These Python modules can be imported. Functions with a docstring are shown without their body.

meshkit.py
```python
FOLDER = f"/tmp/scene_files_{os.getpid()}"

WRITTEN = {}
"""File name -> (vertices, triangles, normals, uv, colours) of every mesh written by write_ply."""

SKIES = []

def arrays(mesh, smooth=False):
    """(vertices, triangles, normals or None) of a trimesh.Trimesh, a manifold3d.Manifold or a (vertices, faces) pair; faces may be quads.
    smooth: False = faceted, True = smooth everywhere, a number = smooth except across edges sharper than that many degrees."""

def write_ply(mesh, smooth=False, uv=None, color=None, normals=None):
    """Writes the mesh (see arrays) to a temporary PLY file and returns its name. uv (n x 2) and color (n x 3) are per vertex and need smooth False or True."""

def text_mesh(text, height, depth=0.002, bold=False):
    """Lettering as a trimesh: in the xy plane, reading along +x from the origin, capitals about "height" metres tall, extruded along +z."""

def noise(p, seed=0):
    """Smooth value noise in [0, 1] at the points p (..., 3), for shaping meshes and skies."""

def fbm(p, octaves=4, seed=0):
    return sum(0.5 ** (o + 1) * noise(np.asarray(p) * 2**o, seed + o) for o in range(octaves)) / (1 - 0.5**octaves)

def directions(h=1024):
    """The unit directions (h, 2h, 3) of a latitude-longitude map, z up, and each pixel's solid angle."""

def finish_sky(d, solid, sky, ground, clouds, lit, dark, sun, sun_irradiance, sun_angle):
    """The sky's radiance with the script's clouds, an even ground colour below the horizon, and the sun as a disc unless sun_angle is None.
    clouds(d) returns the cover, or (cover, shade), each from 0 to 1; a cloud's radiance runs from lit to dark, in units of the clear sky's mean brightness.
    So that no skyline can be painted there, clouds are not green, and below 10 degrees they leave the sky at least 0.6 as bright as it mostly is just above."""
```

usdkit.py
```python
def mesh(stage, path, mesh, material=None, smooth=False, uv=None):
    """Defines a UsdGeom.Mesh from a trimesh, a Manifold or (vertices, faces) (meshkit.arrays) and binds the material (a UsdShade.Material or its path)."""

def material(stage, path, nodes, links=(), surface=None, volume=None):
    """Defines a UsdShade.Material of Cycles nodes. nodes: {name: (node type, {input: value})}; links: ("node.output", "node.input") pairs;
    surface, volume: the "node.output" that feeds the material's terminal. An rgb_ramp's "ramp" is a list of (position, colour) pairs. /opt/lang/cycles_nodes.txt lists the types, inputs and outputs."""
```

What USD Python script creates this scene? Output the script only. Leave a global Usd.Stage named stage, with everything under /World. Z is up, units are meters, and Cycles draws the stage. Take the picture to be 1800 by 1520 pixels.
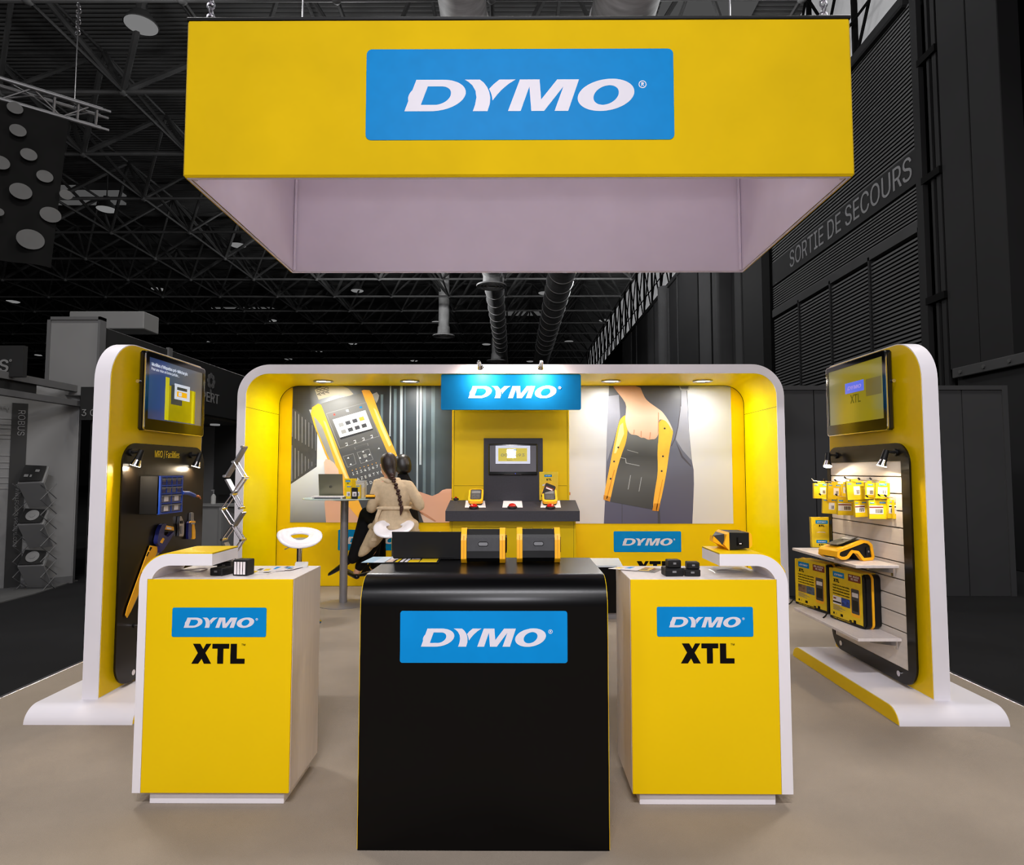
import math, random
import numpy as np, trimesh, manifold3d, usdkit, meshkit
from shapely.geometry import Polygon, box as sbox, Point
from shapely.ops import unary_union
from shapely import affinity
from pxr import Usd, UsdGeom, UsdLux, UsdShade, Gf, Sdf

random.seed(5); RNG = np.random.default_rng(5)
stage = Usd.Stage.CreateInMemory()
UsdGeom.SetStageUpAxis(stage, 'Z'); UsdGeom.SetStageMetersPerUnit(stage, 1.0)
UsdGeom.Xform.Define(stage, '/World'); UsdGeom.Scope.Define(stage, '/World/Looks')

# ------------------------------------------------------------------ camera
F, H = 1120.0, 1.376                       # focal length in pixels of the 1800x1520 frame, eye height
yaw, pit = math.atan(5 / F), math.atan(68 / F)
FW = np.array([-math.sin(yaw) * math.cos(pit), math.cos(yaw) * math.cos(pit), math.sin(pit)])
RT = np.array([math.cos(yaw), math.sin(yaw), 0.0]); UP = np.cross(RT, FW); EYE = np.array([0, 0, H])
cam = UsdGeom.Camera.Define(stage, '/World/camera')
cam.CreateHorizontalApertureAttr(36.0); cam.CreateVerticalApertureAttr(36.0 * 1520 / 1800)
cam.CreateFocalLengthAttr(36.0 * F / 1800); cam.CreateClippingRangeAttr((0.05, 500.0))
M4 = np.eye(4); M4[0, :3], M4[1, :3], M4[2, :3], M4[3, :3] = RT, UP, -FW, EYE
cam.AddTransformOp().Set(Gf.Matrix4d(M4.tolist()))
cam.CreateExposureAttr(0.0)

# ------------------------------------------------------------------ large lights (the lamps' own lights sit in their builders)
def lookat(pos, to):
    z = np.array(pos, float) - np.array(to, float); z /= np.linalg.norm(z)
    x = np.cross([0, 0, 1.0], z); x = np.array([1.0, 0, 0]) if np.linalg.norm(x) < 1e-6 else x / np.linalg.norm(x)
    m = np.eye(4); m[0, :3], m[1, :3], m[2, :3], m[3, :3] = x, np.cross(z, x), z, pos
    return Gf.Matrix4d(m.tolist())
LN = [0]
def rect_light(pos, to, w, h, power, color=(1, 1, 1), cone=None):
    LN[0] += 1
    l = UsdLux.RectLight.Define(stage, '/World/scene_light_%03d' % LN[0])
    l.CreateWidthAttr(w); l.CreateHeightAttr(h); l.CreateIntensityAttr(power); l.CreateColorAttr(Gf.Vec3f(*color))
    l.AddTransformOp().Set(lookat(pos, to))
    if cone: UsdLux.ShapingAPI.Apply(l.GetPrim()).CreateShapingConeAngleAttr(cone)
    return l
def disk_light(pos, to, r, power, color=(1, 1, 1), cone=None):
    LN[0] += 1
    l = UsdLux.DiskLight.Define(stage, '/World/scene_light_%03d' % LN[0])
    l.CreateRadiusAttr(r); l.CreateIntensityAttr(power); l.CreateColorAttr(Gf.Vec3f(*color))
    l.AddTransformOp().Set(lookat(pos, to))
    if cone: UsdLux.ShapingAPI.Apply(l.GetPrim()).CreateShapingConeAngleAttr(cone)
    return l
dome = UsdLux.DomeLight.Define(stage, '/World/hall_ambience'); dome.CreateIntensityAttr(0.07); dome.CreateColorAttr(Gf.Vec3f(1, .97, .97))
rect_light((-.08, -.02, 1.78), (-.08, 5.0, 4.0), .2, .22, 210, (.94, .93, 1.0), 52)              # the photographer's flash (mirrored in the centre monitor)
for x in (-4.2, 0.2, 4.4):                                                               # unseen floods behind the camera, placed to light the stand fronts
    rect_light((x, -4.6, 5.5), (x * .3, 5.2, 1.6), 1.2, 1.2, 18, (1, .965, .985))
rect_light((-.15, -3.0, 7.0), (-.15, 3.2, .8), 3.0, .25, 190, (.97, .96, 1.0))                  # unseen strip flood out of view, placed for the counter edge highlight
rect_light((0, 7.3, 8.2), (0, 6.6, 0), 3.4, .4, 34, (1, .97, .92))  # unseen flood out of view, placed to light the floor behind the banner
for x in (-4.3, 4.3): rect_light((x, 5.4, 8.2), (x * .3, 5.4, 0), .8, 1.4, 70, (1, .97, .93))  # unseen floods out of view, placed to light the stand from both sides
def sphere_light(pos, r, power, color=(1, 1, 1)):
    LN[0] += 1
    l = UsdLux.SphereLight.Define(stage, '/World/scene_light_%03d' % LN[0]); l.CreateRadiusAttr(r); l.CreateIntensityAttr(power); l.CreateColorAttr(Gf.Vec3f(*color))
    l.AddTranslateOp().Set(Gf.Vec3d(*pos))
for p in ((4.6, 10.2, 10.3), (-6.5, 9.6, 10.3), (-16, 9.0, 10.3), (2.6, 15, 9.9), (-4, 15, 9.9), (-6, 26, 10.1), (2.6, 26, 10.1)):   # unseen hall lights, overhead and behind the banner, placed to light hall surfaces
    sphere_light(p, .34, 190 if p[1] > 20 else 44, (1, 1, 1))

# ------------------------------------------------------------------ materials
def lin(c): 
    c = np.array(c, float) / 255.0
    return tuple(np.where(c <= .04045, c / 12.92, ((c + .055) / 1.055) ** 2.4))
def M(name, col, rough=.5, metal=0.0, noise=.04, nscale=6.0, bump=0.0, bscale=300.0, emit=0.0, coat=0.0, spec=.5, linear=False, stretch=None, **kw):
    c = np.array(col if linear else lin(col), float)
    p = {'roughness': rough, 'metallic': metal, 'specular_ior_level': spec, 'coat_weight': coat}
    p.update(kw)
    nodes = {'g': ('geometry', {}), 'n': ('noise_texture', {'scale': nscale, 'detail': 4.0}),
             'r': ('rgb_ramp', {'ramp': [(.3, tuple(np.clip(c * (1 - noise), 0, 1))), (.7, tuple(np.clip(c * (1 + noise), 0, 1)))]}),
             'p': ('principled_bsdf', p)}
    links = [('n.fac', 'r.fac'), ('r.color', 'p.base_color')]
    if stretch:
        nodes['m'] = ('mapping', {'scale': stretch}); links += [('g.position', 'm.vector'), ('m.vector', 'n.vector')]
    else: links += [('g.position', 'n.vector')]
    if emit: nodes['p'][1]['emission_strength'] = emit; links.append(('r.color', 'p.emission_color'))
    if bump:
        nodes['n2'] = ('noise_texture', {'scale': bscale, 'detail': 2.0}); nodes['b'] = ('bump', {'strength': bump, 'distance': .002})
        links += [('g.position', 'n2.vector'), ('n2.fac', 'b.height'), ('b.normal', 'p.normal')]
    return usdkit.material(stage, '/World/Looks/' + name, nodes, links, surface='p.BSDF')
def grad(name, axis, stops, rough=.4, emit=0.0):
    """A print whose ink runs through colours along a world axis: stops are (coordinate, rgb)."""
    a, b = stops[0][0], stops[-1][0]
    nodes = {'g': ('geometry', {}), 's': ('separate_xyz', {}), 'm': ('map_range', {'from_min': a, 'from_max': b}),
             'n': ('noise_texture', {'scale': 3.0}), 'a': ('math', {'math_type': 'multiply_add', 'value2': .12, 'value3': -.06}), 'd': ('math', {'math_type': 'add'}),
             'r': ('rgb_ramp', {'ramp': [((x - a) / (b - a), lin(c)) for x, c in stops]}), 'p': ('principled_bsdf', {'roughness': rough, 'emission_strength': emit})}
    return usdkit.material(stage, '/World/Looks/' + name, nodes, [('g.position', 's.vector'), ('s.' + axis, 'm.value'), ('g.position', 'n.vector'), ('n.fac', 'a.value1'), ('m.result', 'd.value1'), ('a.value', 'd.value2'),
        ('d.value', 'r.fac'), ('r.color', 'p.base_color')] + ([('r.color', 'p.emission_color')] if emit else []), surface='p.BSDF')
def Glow(name, col, s):
    return usdkit.material(stage, '/World/Looks/' + name, {'e': ('emission', {'color': lin(col), 'strength': s})}, [], surface='e.emission')

YEL = M('yellow_laminate', (.82, .54, .0), .4, noise=.03, nscale=1.5, linear=True, spec=.2)
YFAB = M('yellow_fabric', (.70, .455, .0), .85, noise=.05, nscale=2, bump=.25, bscale=700, linear=True, spec=.2)
YLIT = M('yellow_gloss_lining', (.90, .72, .0), .32, noise=.02, nscale=1.5, linear=True, spec=.08)
YPRINT = M('yellow_print', (.82, .56, .004), .4, noise=.05, nscale=30, linear=True)
YBUMP = M('yellow_rubber', (250, 178, 10), .5, noise=.03, nscale=40)
WHT = M('white_laminate', (231, 226, 231), .42, noise=.025, nscale=3)
WGRAIN = M('pale_grained_laminate', (216, 206, 202), .45, noise=.05, nscale=4, stretch=(14, 14, 1.2))
LINER = M('white_lining_fabric', (226, 214, 226), .9, noise=.03, nscale=2.5, bump=.2, bscale=600, spec=.2)
BLUE = M('blue_print', (0, .225, .58), .5, noise=.04, nscale=9, linear=True, spec=.12)
BLUE2 = M('deep_blue_sign_panel', (0, .165, .42), .5, noise=.04, nscale=9, linear=True, spec=.12)
INKW = M('white_ink', (216, 211, 221), .45, noise=.02)
INKB = M('black_ink', (5, 3, 3), .5, noise=.1, spec=.15)
BLKG = M('black_gloss_laminate', (1, 1, 2), .27, noise=.2, nscale=3, spec=.22)
BLKB = M('black_brushed_board', (13, 9, 5), .3, noise=.12, nscale=60, spec=.3)
BLKM = M('black_matte_plastic', (10, 10, 11), .5, noise=.15, nscale=40, spec=.35)
CHAR = M('charcoal_laminate', (45, 43, 51), .6, noise=.12, nscale=50, bump=.15, bscale=400)
DGREY = M('dark_grey_plastic', (62, 62, 64), .45, noise=.1, nscale=50)
MGREY = M('mid_grey_plastic', (120, 120, 122), .45, noise=.06, nscale=30)
CHROME = M('chrome', (225, 222, 225), .12, metal=1, noise=.02)
ALU = M('brushed_aluminium', (170, 168, 172), .32, metal=1, noise=.06, nscale=20)
SILV = M('grey_painted_steel', (140, 136, 138), .38, metal=.4, noise=.04)
GLOSSB = M('piano_black', (6, 6, 7), .08, noise=.1, spec=.6)
STEEL = M('tool_steel', (150, 150, 155), .35, metal=.8, noise=.1, nscale=30)
NAVY = M('navy_plastic', (24, 30, 96), .4, noise=.06, nscale=30)
ROYAL = M('royal_blue_plastic', (26, 66, 160), .4, noise=.06, nscale=30)
DRAW = M('smoky_clear_drawer', (96, 98, 118), .25, noise=.12, nscale=60)
COPPER = M('copper_strands', (200, 120, 70), .35, metal=.8, noise=.15, nscale=80)
RED = M('red_clear_dome', (190, 8, 10), .12, noise=.08, nscale=20, coat=.6)
DKRED = M('dark_red_print', (120, 30, 16), .4, noise=.06)
PAPER = M('white_paper', (228, 220, 220), .7, noise=.03, nscale=10)
BEIGE = M('beige_wool', (200, 178, 146), .92, noise=.08, nscale=25, bump=.3, bscale=260, spec=.15)
BEIGE2 = M('beige_wool_belt', (210, 188, 156), .92, noise=.1, nscale=25, bump=.5, bscale=260, spec=.15)
TROU = M('black_trouser_cloth', (14, 13, 14), .9, noise=.2, nscale=30, bump=.3, bscale=300, spec=.2)
JACK = M('black_jacket_cloth', (18, 17, 18), .9, noise=.2, nscale=30, bump=.3, bscale=300, spec=.2)
SKIN = M('skin', (214, 160, 128), .55, noise=.06, nscale=30)
HAIR = M('dark_brown_hair', (36, 22, 16), .5, noise=.35, nscale=60, stretch=(3, 3, .4))
HAIRB = M('reddish_brown_braid', (58, 30, 20), .5, noise=.3, nscale=70)
HAIR2 = M('black_hair', (16, 12, 11), .42, noise=.3, nscale=60, stretch=(3, 3, .4))
LEATH = M('black_shoe_leather', (12, 11, 12), .3, noise=.2)
ASHADE = M('tablet_grey', (128, 128, 108), .35, metal=.6, noise=.03)
GLASS = usdkit.material(stage, '/World/Looks/frosted_table_glass', {'t': ('transparent_bsdf', {'color': (.86, .95, .92)}), 'g': ('principled_bsdf', {'base_color': (.62, .72, .70), 'roughness': .15}), 'm': ('mix_closure', {'fac': .55})},
    [('t.BSDF', 'm.closure1'), ('g.BSDF', 'm.closure2')], surface='m.closure')
CLEAR = usdkit.material(stage, '/World/Looks/clear_acrylic', {'t': ('transparent_bsdf', {'color': (.93, .93, .93)}), 'g': ('principled_bsdf', {'base_color': (.8, .8, .78), 'roughness': .1}), 'm': ('mix_closure', {'fac': .4})},
    [('t.BSDF', 'm.closure1'), ('g.BSDF', 'm.closure2')], surface='m.closure')
# hall; its dimness is put into the dark base colours here
CARPET = M('beige_stand_carpet', (152, 140, 126), .95, noise=.10, nscale=1.6, bump=.9, bscale=420, spec=.1)
HFLOOR = M('dark_hall_carpet', (29, 29, 30), .95, noise=.14, nscale=1.2, bump=.6, bscale=200, spec=.1)
RAMPG = M('grey_booth_carpet', (84, 84, 84), .95, noise=.1, nscale=3, bump=.5, spec=.1)
HWALL = M('dark_hall_wall', (58, 58, 59), .85, noise=.10, nscale=1.2, spec=.2)
HWALL2 = M('dark_hall_cladding', (27, 27, 28), .8, noise=.12, nscale=.8, spec=.2)
HBLACK = M('black_hall_recess', (7, 7, 7), .9, noise=.2, spec=.1)
HSLAT = M('dark_shutter_slats', (70, 70, 71), .7, noise=.15, nscale=.7, spec=.3)
HTXT = M('grey_wall_lettering', (118, 118, 120), .8, noise=.05)
HDECK = M('dark_roof_deck', (84, 84, 84), .8, noise=.2, nscale=.5, spec=.2)
HSTEEL = M('dark_roof_steel', (62, 62, 62), .7, noise=.2, nscale=2, spec=.3)
HSTEEL2 = M('roof_chord_steel', (84, 84, 84), .6, noise=.2, nscale=2, spec=.3)
HDUCT = M('galvanised_duct', (200, 200, 200), .6, metal=.0, noise=.25, nscale=2, stretch=(1, 4, 1))
BGREY = M('grey_booth_panel', (118, 118, 118), .7, noise=.05, nscale=2, spec=.2)
BLGREY = M('light_grey_booth_panel', (116, 116, 116), .7, noise=.05, nscale=2, spec=.2)
BDARK = M('black_booth_fascia', (20, 20, 20), .6, noise=.15, nscale=3)
BFRAME = M('grey_booth_frame', (84, 84, 85), .5, noise=.05)
BHOARD = M('charcoal_hoarding', (56, 56, 57), .8, noise=.06, nscale=2, spec=.2)
GINK = M('grey_ink', (120, 120, 120), .7, noise=.05)
GSHEET = M('grey_smoke_sheet', (88, 88, 89), .9, noise=.15, nscale=1.2, bump=.3, bscale=5, spec=.1)
DRAPE = M('black_drape', (17, 17, 17), .95, noise=.2, nscale=3, spec=.1)
DOTS = M('grey_print_dot', (84, 84, 84), .9, noise=.05, spec=.1)
TRUSSA = M('aluminium_truss', (120, 120, 122), .4, metal=.7, noise=.08)
LAMPE = Glow('high_bay_lens', (150, 150, 150), .62)
SKYL = Glow('roof_light_panel', (84, 84, 84), .8)
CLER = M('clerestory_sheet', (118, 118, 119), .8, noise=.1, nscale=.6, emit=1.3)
SPOTE = Glow('warm_bulb_face', (255, 240, 215), 14.0)
DOWNE = Glow('downlight_lens', (255, 250, 240), 16.0)

# ------------------------------------------------------------------ stage helpers
used, mats = set(), {'/World': np.eye(4)}
def numbered(parent, name):
    p, k = parent + '/' + name, 0
    while p in used: k += 1; p = '%s/%s_%03d' % (parent, name, k)
    used.add(p); return p
def tagp(prim, label=None, cat=None, group=None, kind=None):
    for k, v in (('label', label), ('category', cat), ('group', group), ('kind', kind)):
        if v: prim.SetCustomDataByKey(k, v)
def mat4(loc=(0, 0, 0), rz=0.0, rx=0.0, ry=0.0):
    e = trimesh.transformations.euler_matrix(rx, ry, rz, 'sxyz'); e[:3, 3] = loc; return e
def thing(name, label=None, cat=None, loc=(0, 0, 0), rz=0.0, group=None, kind=None, m=None):
    p = numbered('/World', name); x = UsdGeom.Xform.Define(stage, p)
    m = mat4(loc, rz) if m is None else m
    x.AddTransformOp().Set(Gf.Matrix4d(m.T.tolist())); mats[p] = m
    tagp(x.GetPrim(), label, cat, group, kind); return p
def root_of(path): return '/'.join(path.split('/')[:3])
def obj(name, mesh, mat, parent='/World', world=True, smooth=30, label=None, kind=None):
    """ONE Mesh under parent. world=True: vertices are in world metres."""
    if isinstance(mesh, (list, tuple)): mesh = J(*mesh)
    mesh = mesh.copy()
    if world and parent != '/World': mesh.apply_transform(np.linalg.inv(mats[root_of(parent)]))
    p = numbered(parent, name)
    usdkit.mesh(stage, p, mesh, mat, smooth=smooth)
    if label or kind: tagp(stage.GetPrimAtPath(p), label, kind=kind)
    return p
def solo(name, mesh, mat, label, cat, group=None, kind=None, smooth=30):
    p = obj(name, mesh, mat, smooth=smooth); tagp(stage.GetPrimAtPath(p), label, cat, group, kind); return p
def struct(name, mesh, mat, smooth=30, parent='/World', label=None):
    p = obj(name, mesh, mat, parent, smooth=smooth)
    if parent == '/World': tagp(stage.GetPrimAtPath(p), label, kind='structure')
    return p
def dup(src, label, m, group=None, cat=None):
    base = src.split('/')[-1]
    if base[-4:-3] == '_' and base[-3:].isdigit(): base = base[:-4]
    p = numbered('/World', base); x = UsdGeom.Xform.Define(stage, p); pr = x.GetPrim()
    pr.GetReferences().AddInternalReference(src); pr.SetInstanceable(True)
    x.ClearXformOpOrder(); x.AddTransformOp().Set(Gf.Matrix4d(m.T.tolist())); mats[p] = m
    was = stage.GetPrimAtPath(src).GetCustomData()
    tagp(pr, label, cat or was.get('category'), group or was.get('group')); return p

# ------------------------------------------------------------------ shape helpers
def J(*ms):
    out = []
    for m in ms: out += list(m) if isinstance(m, (list, tuple)) else [m]
    return trimesh.util.concatenate(out) if len(out) > 1 else out[0]
def T(m, mat): m = m.copy(); m.apply_transform(mat); return m
def mv(m, *v): m = m.copy(); m.apply_translation(v); return m
def bx(x0, x1, y0, y1, z0, z1, c=0.0):
    x0, x1 = sorted((x0, x1)); y0, y1 = sorted((y0, y1)); z0, z1 = sorted((z0, z1))
    if c <= 0:
        return trimesh.creation.box(bounds=[(x0, y0, z0), (x1, y1, z1)])
    c = min(c, (x1 - x0) * .49, (y1 - y0) * .49, (z1 - z0) * .49); pts = []
    for x, sx in ((x0, 1), (x1, -1)):
        for y, sy in ((y0, 1), (y1, -1)):
            for z, sz in ((z0, 1), (z1, -1)):
                pts += [(x, y + sy * c, z + sz * c), (x + sx * c, y, z + sz * c), (x + sx * c, y + sy * c, z)]
    return trimesh.convex.convex_hull(np.array(pts))
def cyl(p0, p1, r0, r1=None, n=14):
    p0, p1 = np.array(p0, float), np.array(p1, float); r1 = r0 if r1 is None else r1
    d = p1 - p0; d /= np.linalg.norm(d); a = np.cross(d, [0, 0, 1.0] if abs(d[2]) < .9 else [1.0, 0, 0]); a /= np.linalg.norm(a); b = np.cross(d, a)
    t = np.arange(n) * 2 * np.pi / n; ring = np.outer(np.cos(t), a) + np.outer(np.sin(t), b)
    v = np.vstack([p0 + ring * r0, p1 + ring * r1, p0, p1]); i = np.arange(n); k = (i + 1) % n
    f = np.vstack([np.c_[i, k, k + n], np.c_[i, k + n, i + n], np.c_[k, i, np.full(n, 2 * n)], np.c_[i + n, k + n, np.full(n, 2 * n + 1)]])
    return trimesh.Trimesh(v, f, process=False)
def tube(pts, r, n=8):
    pts = np.array(pts, float); r = np.broadcast_to(np.array(r, float), len(pts)); V, Fc = [], []
    tn = np.gradient(pts, axis=0); tn /= np.linalg.norm(tn, axis=1, keepdims=True)
    a = np.cross(tn[0], [0, 0, 1.0] if abs(tn[0][2]) < .9 else [1.0, 0, 0]); a /= np.linalg.norm(a)
    for i, p in enumerate(pts):
        a = a - tn[i] * (a @ tn[i]); a /= np.linalg.norm(a); b = np.cross(tn[i], a); t = np.arange(n) * 2 * np.pi / n
        V.append(p + r[i] * (np.outer(np.cos(t), a) + np.outer(np.sin(t), b)))
    i = np.arange(n); k = (i + 1) % n
    for s in range(len(pts) - 1):
        Fc += [np.c_[i + s * n, k + s * n, k + (s + 1) * n], np.c_[i + s * n, k + (s + 1) * n, i + (s + 1) * n]]
    V += [pts[:1], pts[-1:]]; m = len(pts) * n
    Fc += [np.c_[k, i, np.full(n, m)], np.c_[i + m - n, k + m - n, np.full(n, m + 1)]]
    return trimesh.Trimesh(np.vstack(V), np.vstack(Fc), process=False)
def prism(poly, o, u, v, t):
    """poly in (u, v) metres from o, extruded t along u x v."""
    u, v = np.array(u, float), np.array(v, float); n = np.cross(u, v); m = np.eye(4); m[:3, 0], m[:3, 1], m[:3, 2], m[:3, 3] = u, v, n, o
    geoms = [g for g in getattr(poly, 'geoms', [poly]) if g.area > 1e-9]
    return J(*[T(trimesh.creation.extrude_polygon(g, t, engine='earcut'), m) for g in geoms])
def rrect(x0, x1, y0, y1, r, n=8):
    r = min(r, (x1 - x0) * .499, (y1 - y0) * .499)
    return sbox(x0 + r, y0 + r, x1 - r, y1 - r).buffer(r, quad_segs=n)
def lathe(prof, loc=(0, 0, 0), n=28): return mv(trimesh.creation.revolve(np.array(prof, float), sections=n), *loc)
def ball(c, r, s=(1, 1, 1), n=2): 
    m = trimesh.creation.icosphere(n, r); m.apply_scale(s); return mv(m, *c)
def P(px, py, x=None, y=None, z=None):
    """The world point where the sight line through a pixel of the photo meets a plane x, y or z."""
    d = RT * (px - 900) / F + UP * (760 - py) / F + FW
    t = x / d[0] if x is not None else y / d[1] if y is not None else (z - H) / d[2]
    return EYE + d * t
XZ = ((1, 0, 0), (0, 0, 1))                       # faces the camera (-Y)
def text(s, h, o, u, v, depth=.001, bold=False, width=None, center=False):
    m = meshkit.text_mesh(s, h, 1.0, bold); m.apply_scale((1, 1, depth))
    if width: m.apply_scale((width / m.extents[0], 1, 1))
    if center: m.apply_translation((-(m.bounds[0][0] + m.bounds[1][0]) / 2, 0, 0))
    k = np.eye(4); k[:3, 0], k[:3, 1], k[:3, 2], k[:3, 3] = u, v, np.cross(u, v), o
    return T(m, k)
# the wordmark, in units of the plate's height
def _logo():
    def ell(cx, cy, rx, ry): return affinity.scale(Point(cx, cy).buffer(1, quad_segs=14), rx, ry)
    sh = lambda g: affinity.affine_transform(g, [1, -.36, 0, 1, .36 * 585, 0])
    D = sh(unary_union([sbox(330, 413, 470, 585), ell(470, 499, 149, 86)]).difference(unary_union([sbox(404, 450, 478, 550), ell(478, 500, 64, 50)])))
    O = sh(ell(1360, 498, 146, 88).difference(ell(1361, 499, 64, 53)))
    Ya = Polygon([(647, 413), (727, 413), (748, 430), (766, 455), (777, 482), (782, 510), (780, 545), (768, 585), (690, 585), (702, 550), (709, 510), (704, 475), (688, 445), (668, 426)])
    Yb = Polygon([(830, 413), (916, 413), (880, 436), (843, 468), (815, 500), (794, 528), (791, 505), (785, 484), (776, 464), (800, 438)])
    Mm = Polygon([(875, 585), (938, 413), (1042, 413), (1050, 522), (1135, 413), (1250, 413), (1192, 585), (1120, 585), (1167, 452), (1065, 585), (998, 585), (988, 452), (942, 585)])
    nrm = lambda g: affinity.affine_transform(g, [1 / 495, 0, 0, -1 / 495, -127 / 495, 740 / 495])
    ring = Point(1584, 441).buffer(21).difference(Point(1584, 441).buffer(16)).union(Polygon([(1577, 452), (1577, 430), (1588, 430), (1592, 436), (1588, 442), (1593, 452), (1588, 452), (1584, 443), (1581, 443), (1581, 452)]))
    return [nrm(g) for g in (D, Ya, Yb, Mm, O)], nrm(ring)
LETTERS, REG = _logo()
LRATIO = 1621 / 495
def scaled(g, s): return affinity.scale(g, s, s, origin=(0, 0))
def dymo(parent, o, u, v, w, reg=True, plate=True, t=.002, world=True, corner=.06, mat=None, ink=None, name='logo_plate'):
    """blue plate with the white slanted wordmark; o = lower left corner, w = width."""
    h = w / LRATIO; o = np.array(o, float); n = np.cross(u, v)
    if plate: parent = obj(name, prism(rrect(0, w, 0, h, corner * h), o, u, v, t), mat or BLUE, parent, world)
    lt = prism(unary_union([scaled(g, h) for g in LETTERS]), o + n * (t if plate else 0), u, v, t * .4)
    obj('lettering', lt, ink or INKW, parent, world)
    if reg: obj('registered_mark', prism(scaled(REG, h), o + n * t, u, v, t * .4), ink or INKW, parent, world)
XTLP = unary_union([Polygon([(.06, 1), (.43, 1), (.59, .73), (.74, 1), (1.0, 1), (.70, .54), (1.01, 0), (.645, 0), (.52, .25), (.35, 0), (0, 0), (.32, .54)]),
    Polygon([(1.06, 1), (1.92, 1), (1.92, .76), (1.63, .76), (1.63, 0), (1.33, 0), (1.33, .76), (1.06, .76)]), Polygon([(2.0, 1), (2.32, 1), (2.32, .25), (2.73, .25), (2.73, 0), (2.0, 0)])])
def xtl(parent, o, u, v, h, t=.001, world=True, tm=False):
    p = obj('model_lettering', prism(scaled(XTLP, h), o, u, v, t), INKB, parent, world)
    if tm: obj('trade_mark', text('TM', h * .1, np.array(o) + np.array(u) * 2.55 * h + np.array(v) * h * .9, u, v, t), INKB, parent, world)
def hull(pts): return trimesh.convex.convex_hull(np.array(pts, float))
def body(chains, length=.022, it=8):
    """joints with radii -> one smooth skin. chains: lists of (x, y, z, r) or (x, y, z, rx, ry, rz)."""
    parts = []
    for ch in chains:
        sph = []
        for q in ch:
            s = trimesh.creation.icosphere(1, 1.0).vertices * (np.array(q[3:6]) if len(q) > 4 else q[3]) + np.array(q[:3]); sph.append(s)
        if len(sph) == 1: parts.append(manifold3d.Manifold.hull_points(sph[0]))
        for a, b in zip(sph, sph[1:]): parts.append(manifold3d.Manifold.hull_points(np.vstack([a, b])))
    m = manifold3d.Manifold.batch_boolean(parts, manifold3d.OpType.Add).refine_to_length(length).to_mesh()
    t = trimesh.Trimesh(m.vert_properties[:, :3], m.tri_verts, process=True)
    trimesh.smoothing.filter_taubin(t, .5, -.52, it); return t

# ================================================================== the hall
WX, ZF = 7.06, -.03
struct('floor', bx(-46, 9, -12, 66, -.25, ZF), HFLOOR)
struct('stand_floor', bx(-3.12, 2.975, -6, 8.2, ZF, 0), CARPET, label='beige carpeted platform of the exhibition stand')
for i, x in enumerate((-3.135, 2.99)):
    o = struct('trim', J(bx(x - .016, x + .016, -6, 8.2, ZF, .004, .004), bx(x + (-.03 if x < 0 else .03), x, -6, 8.2, ZF, -.02)), ALU, label='aluminium edge strip along the %s side of the stand carpet' % ('left' if x < 0 else 'right'))
struct('wall_back', bx(-46, 9, 63, 63.3, ZF, 14), HWALL)
struct('wall_left', bx(-46.3, -46, -12, 66, ZF, 14), HWALL)
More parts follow.
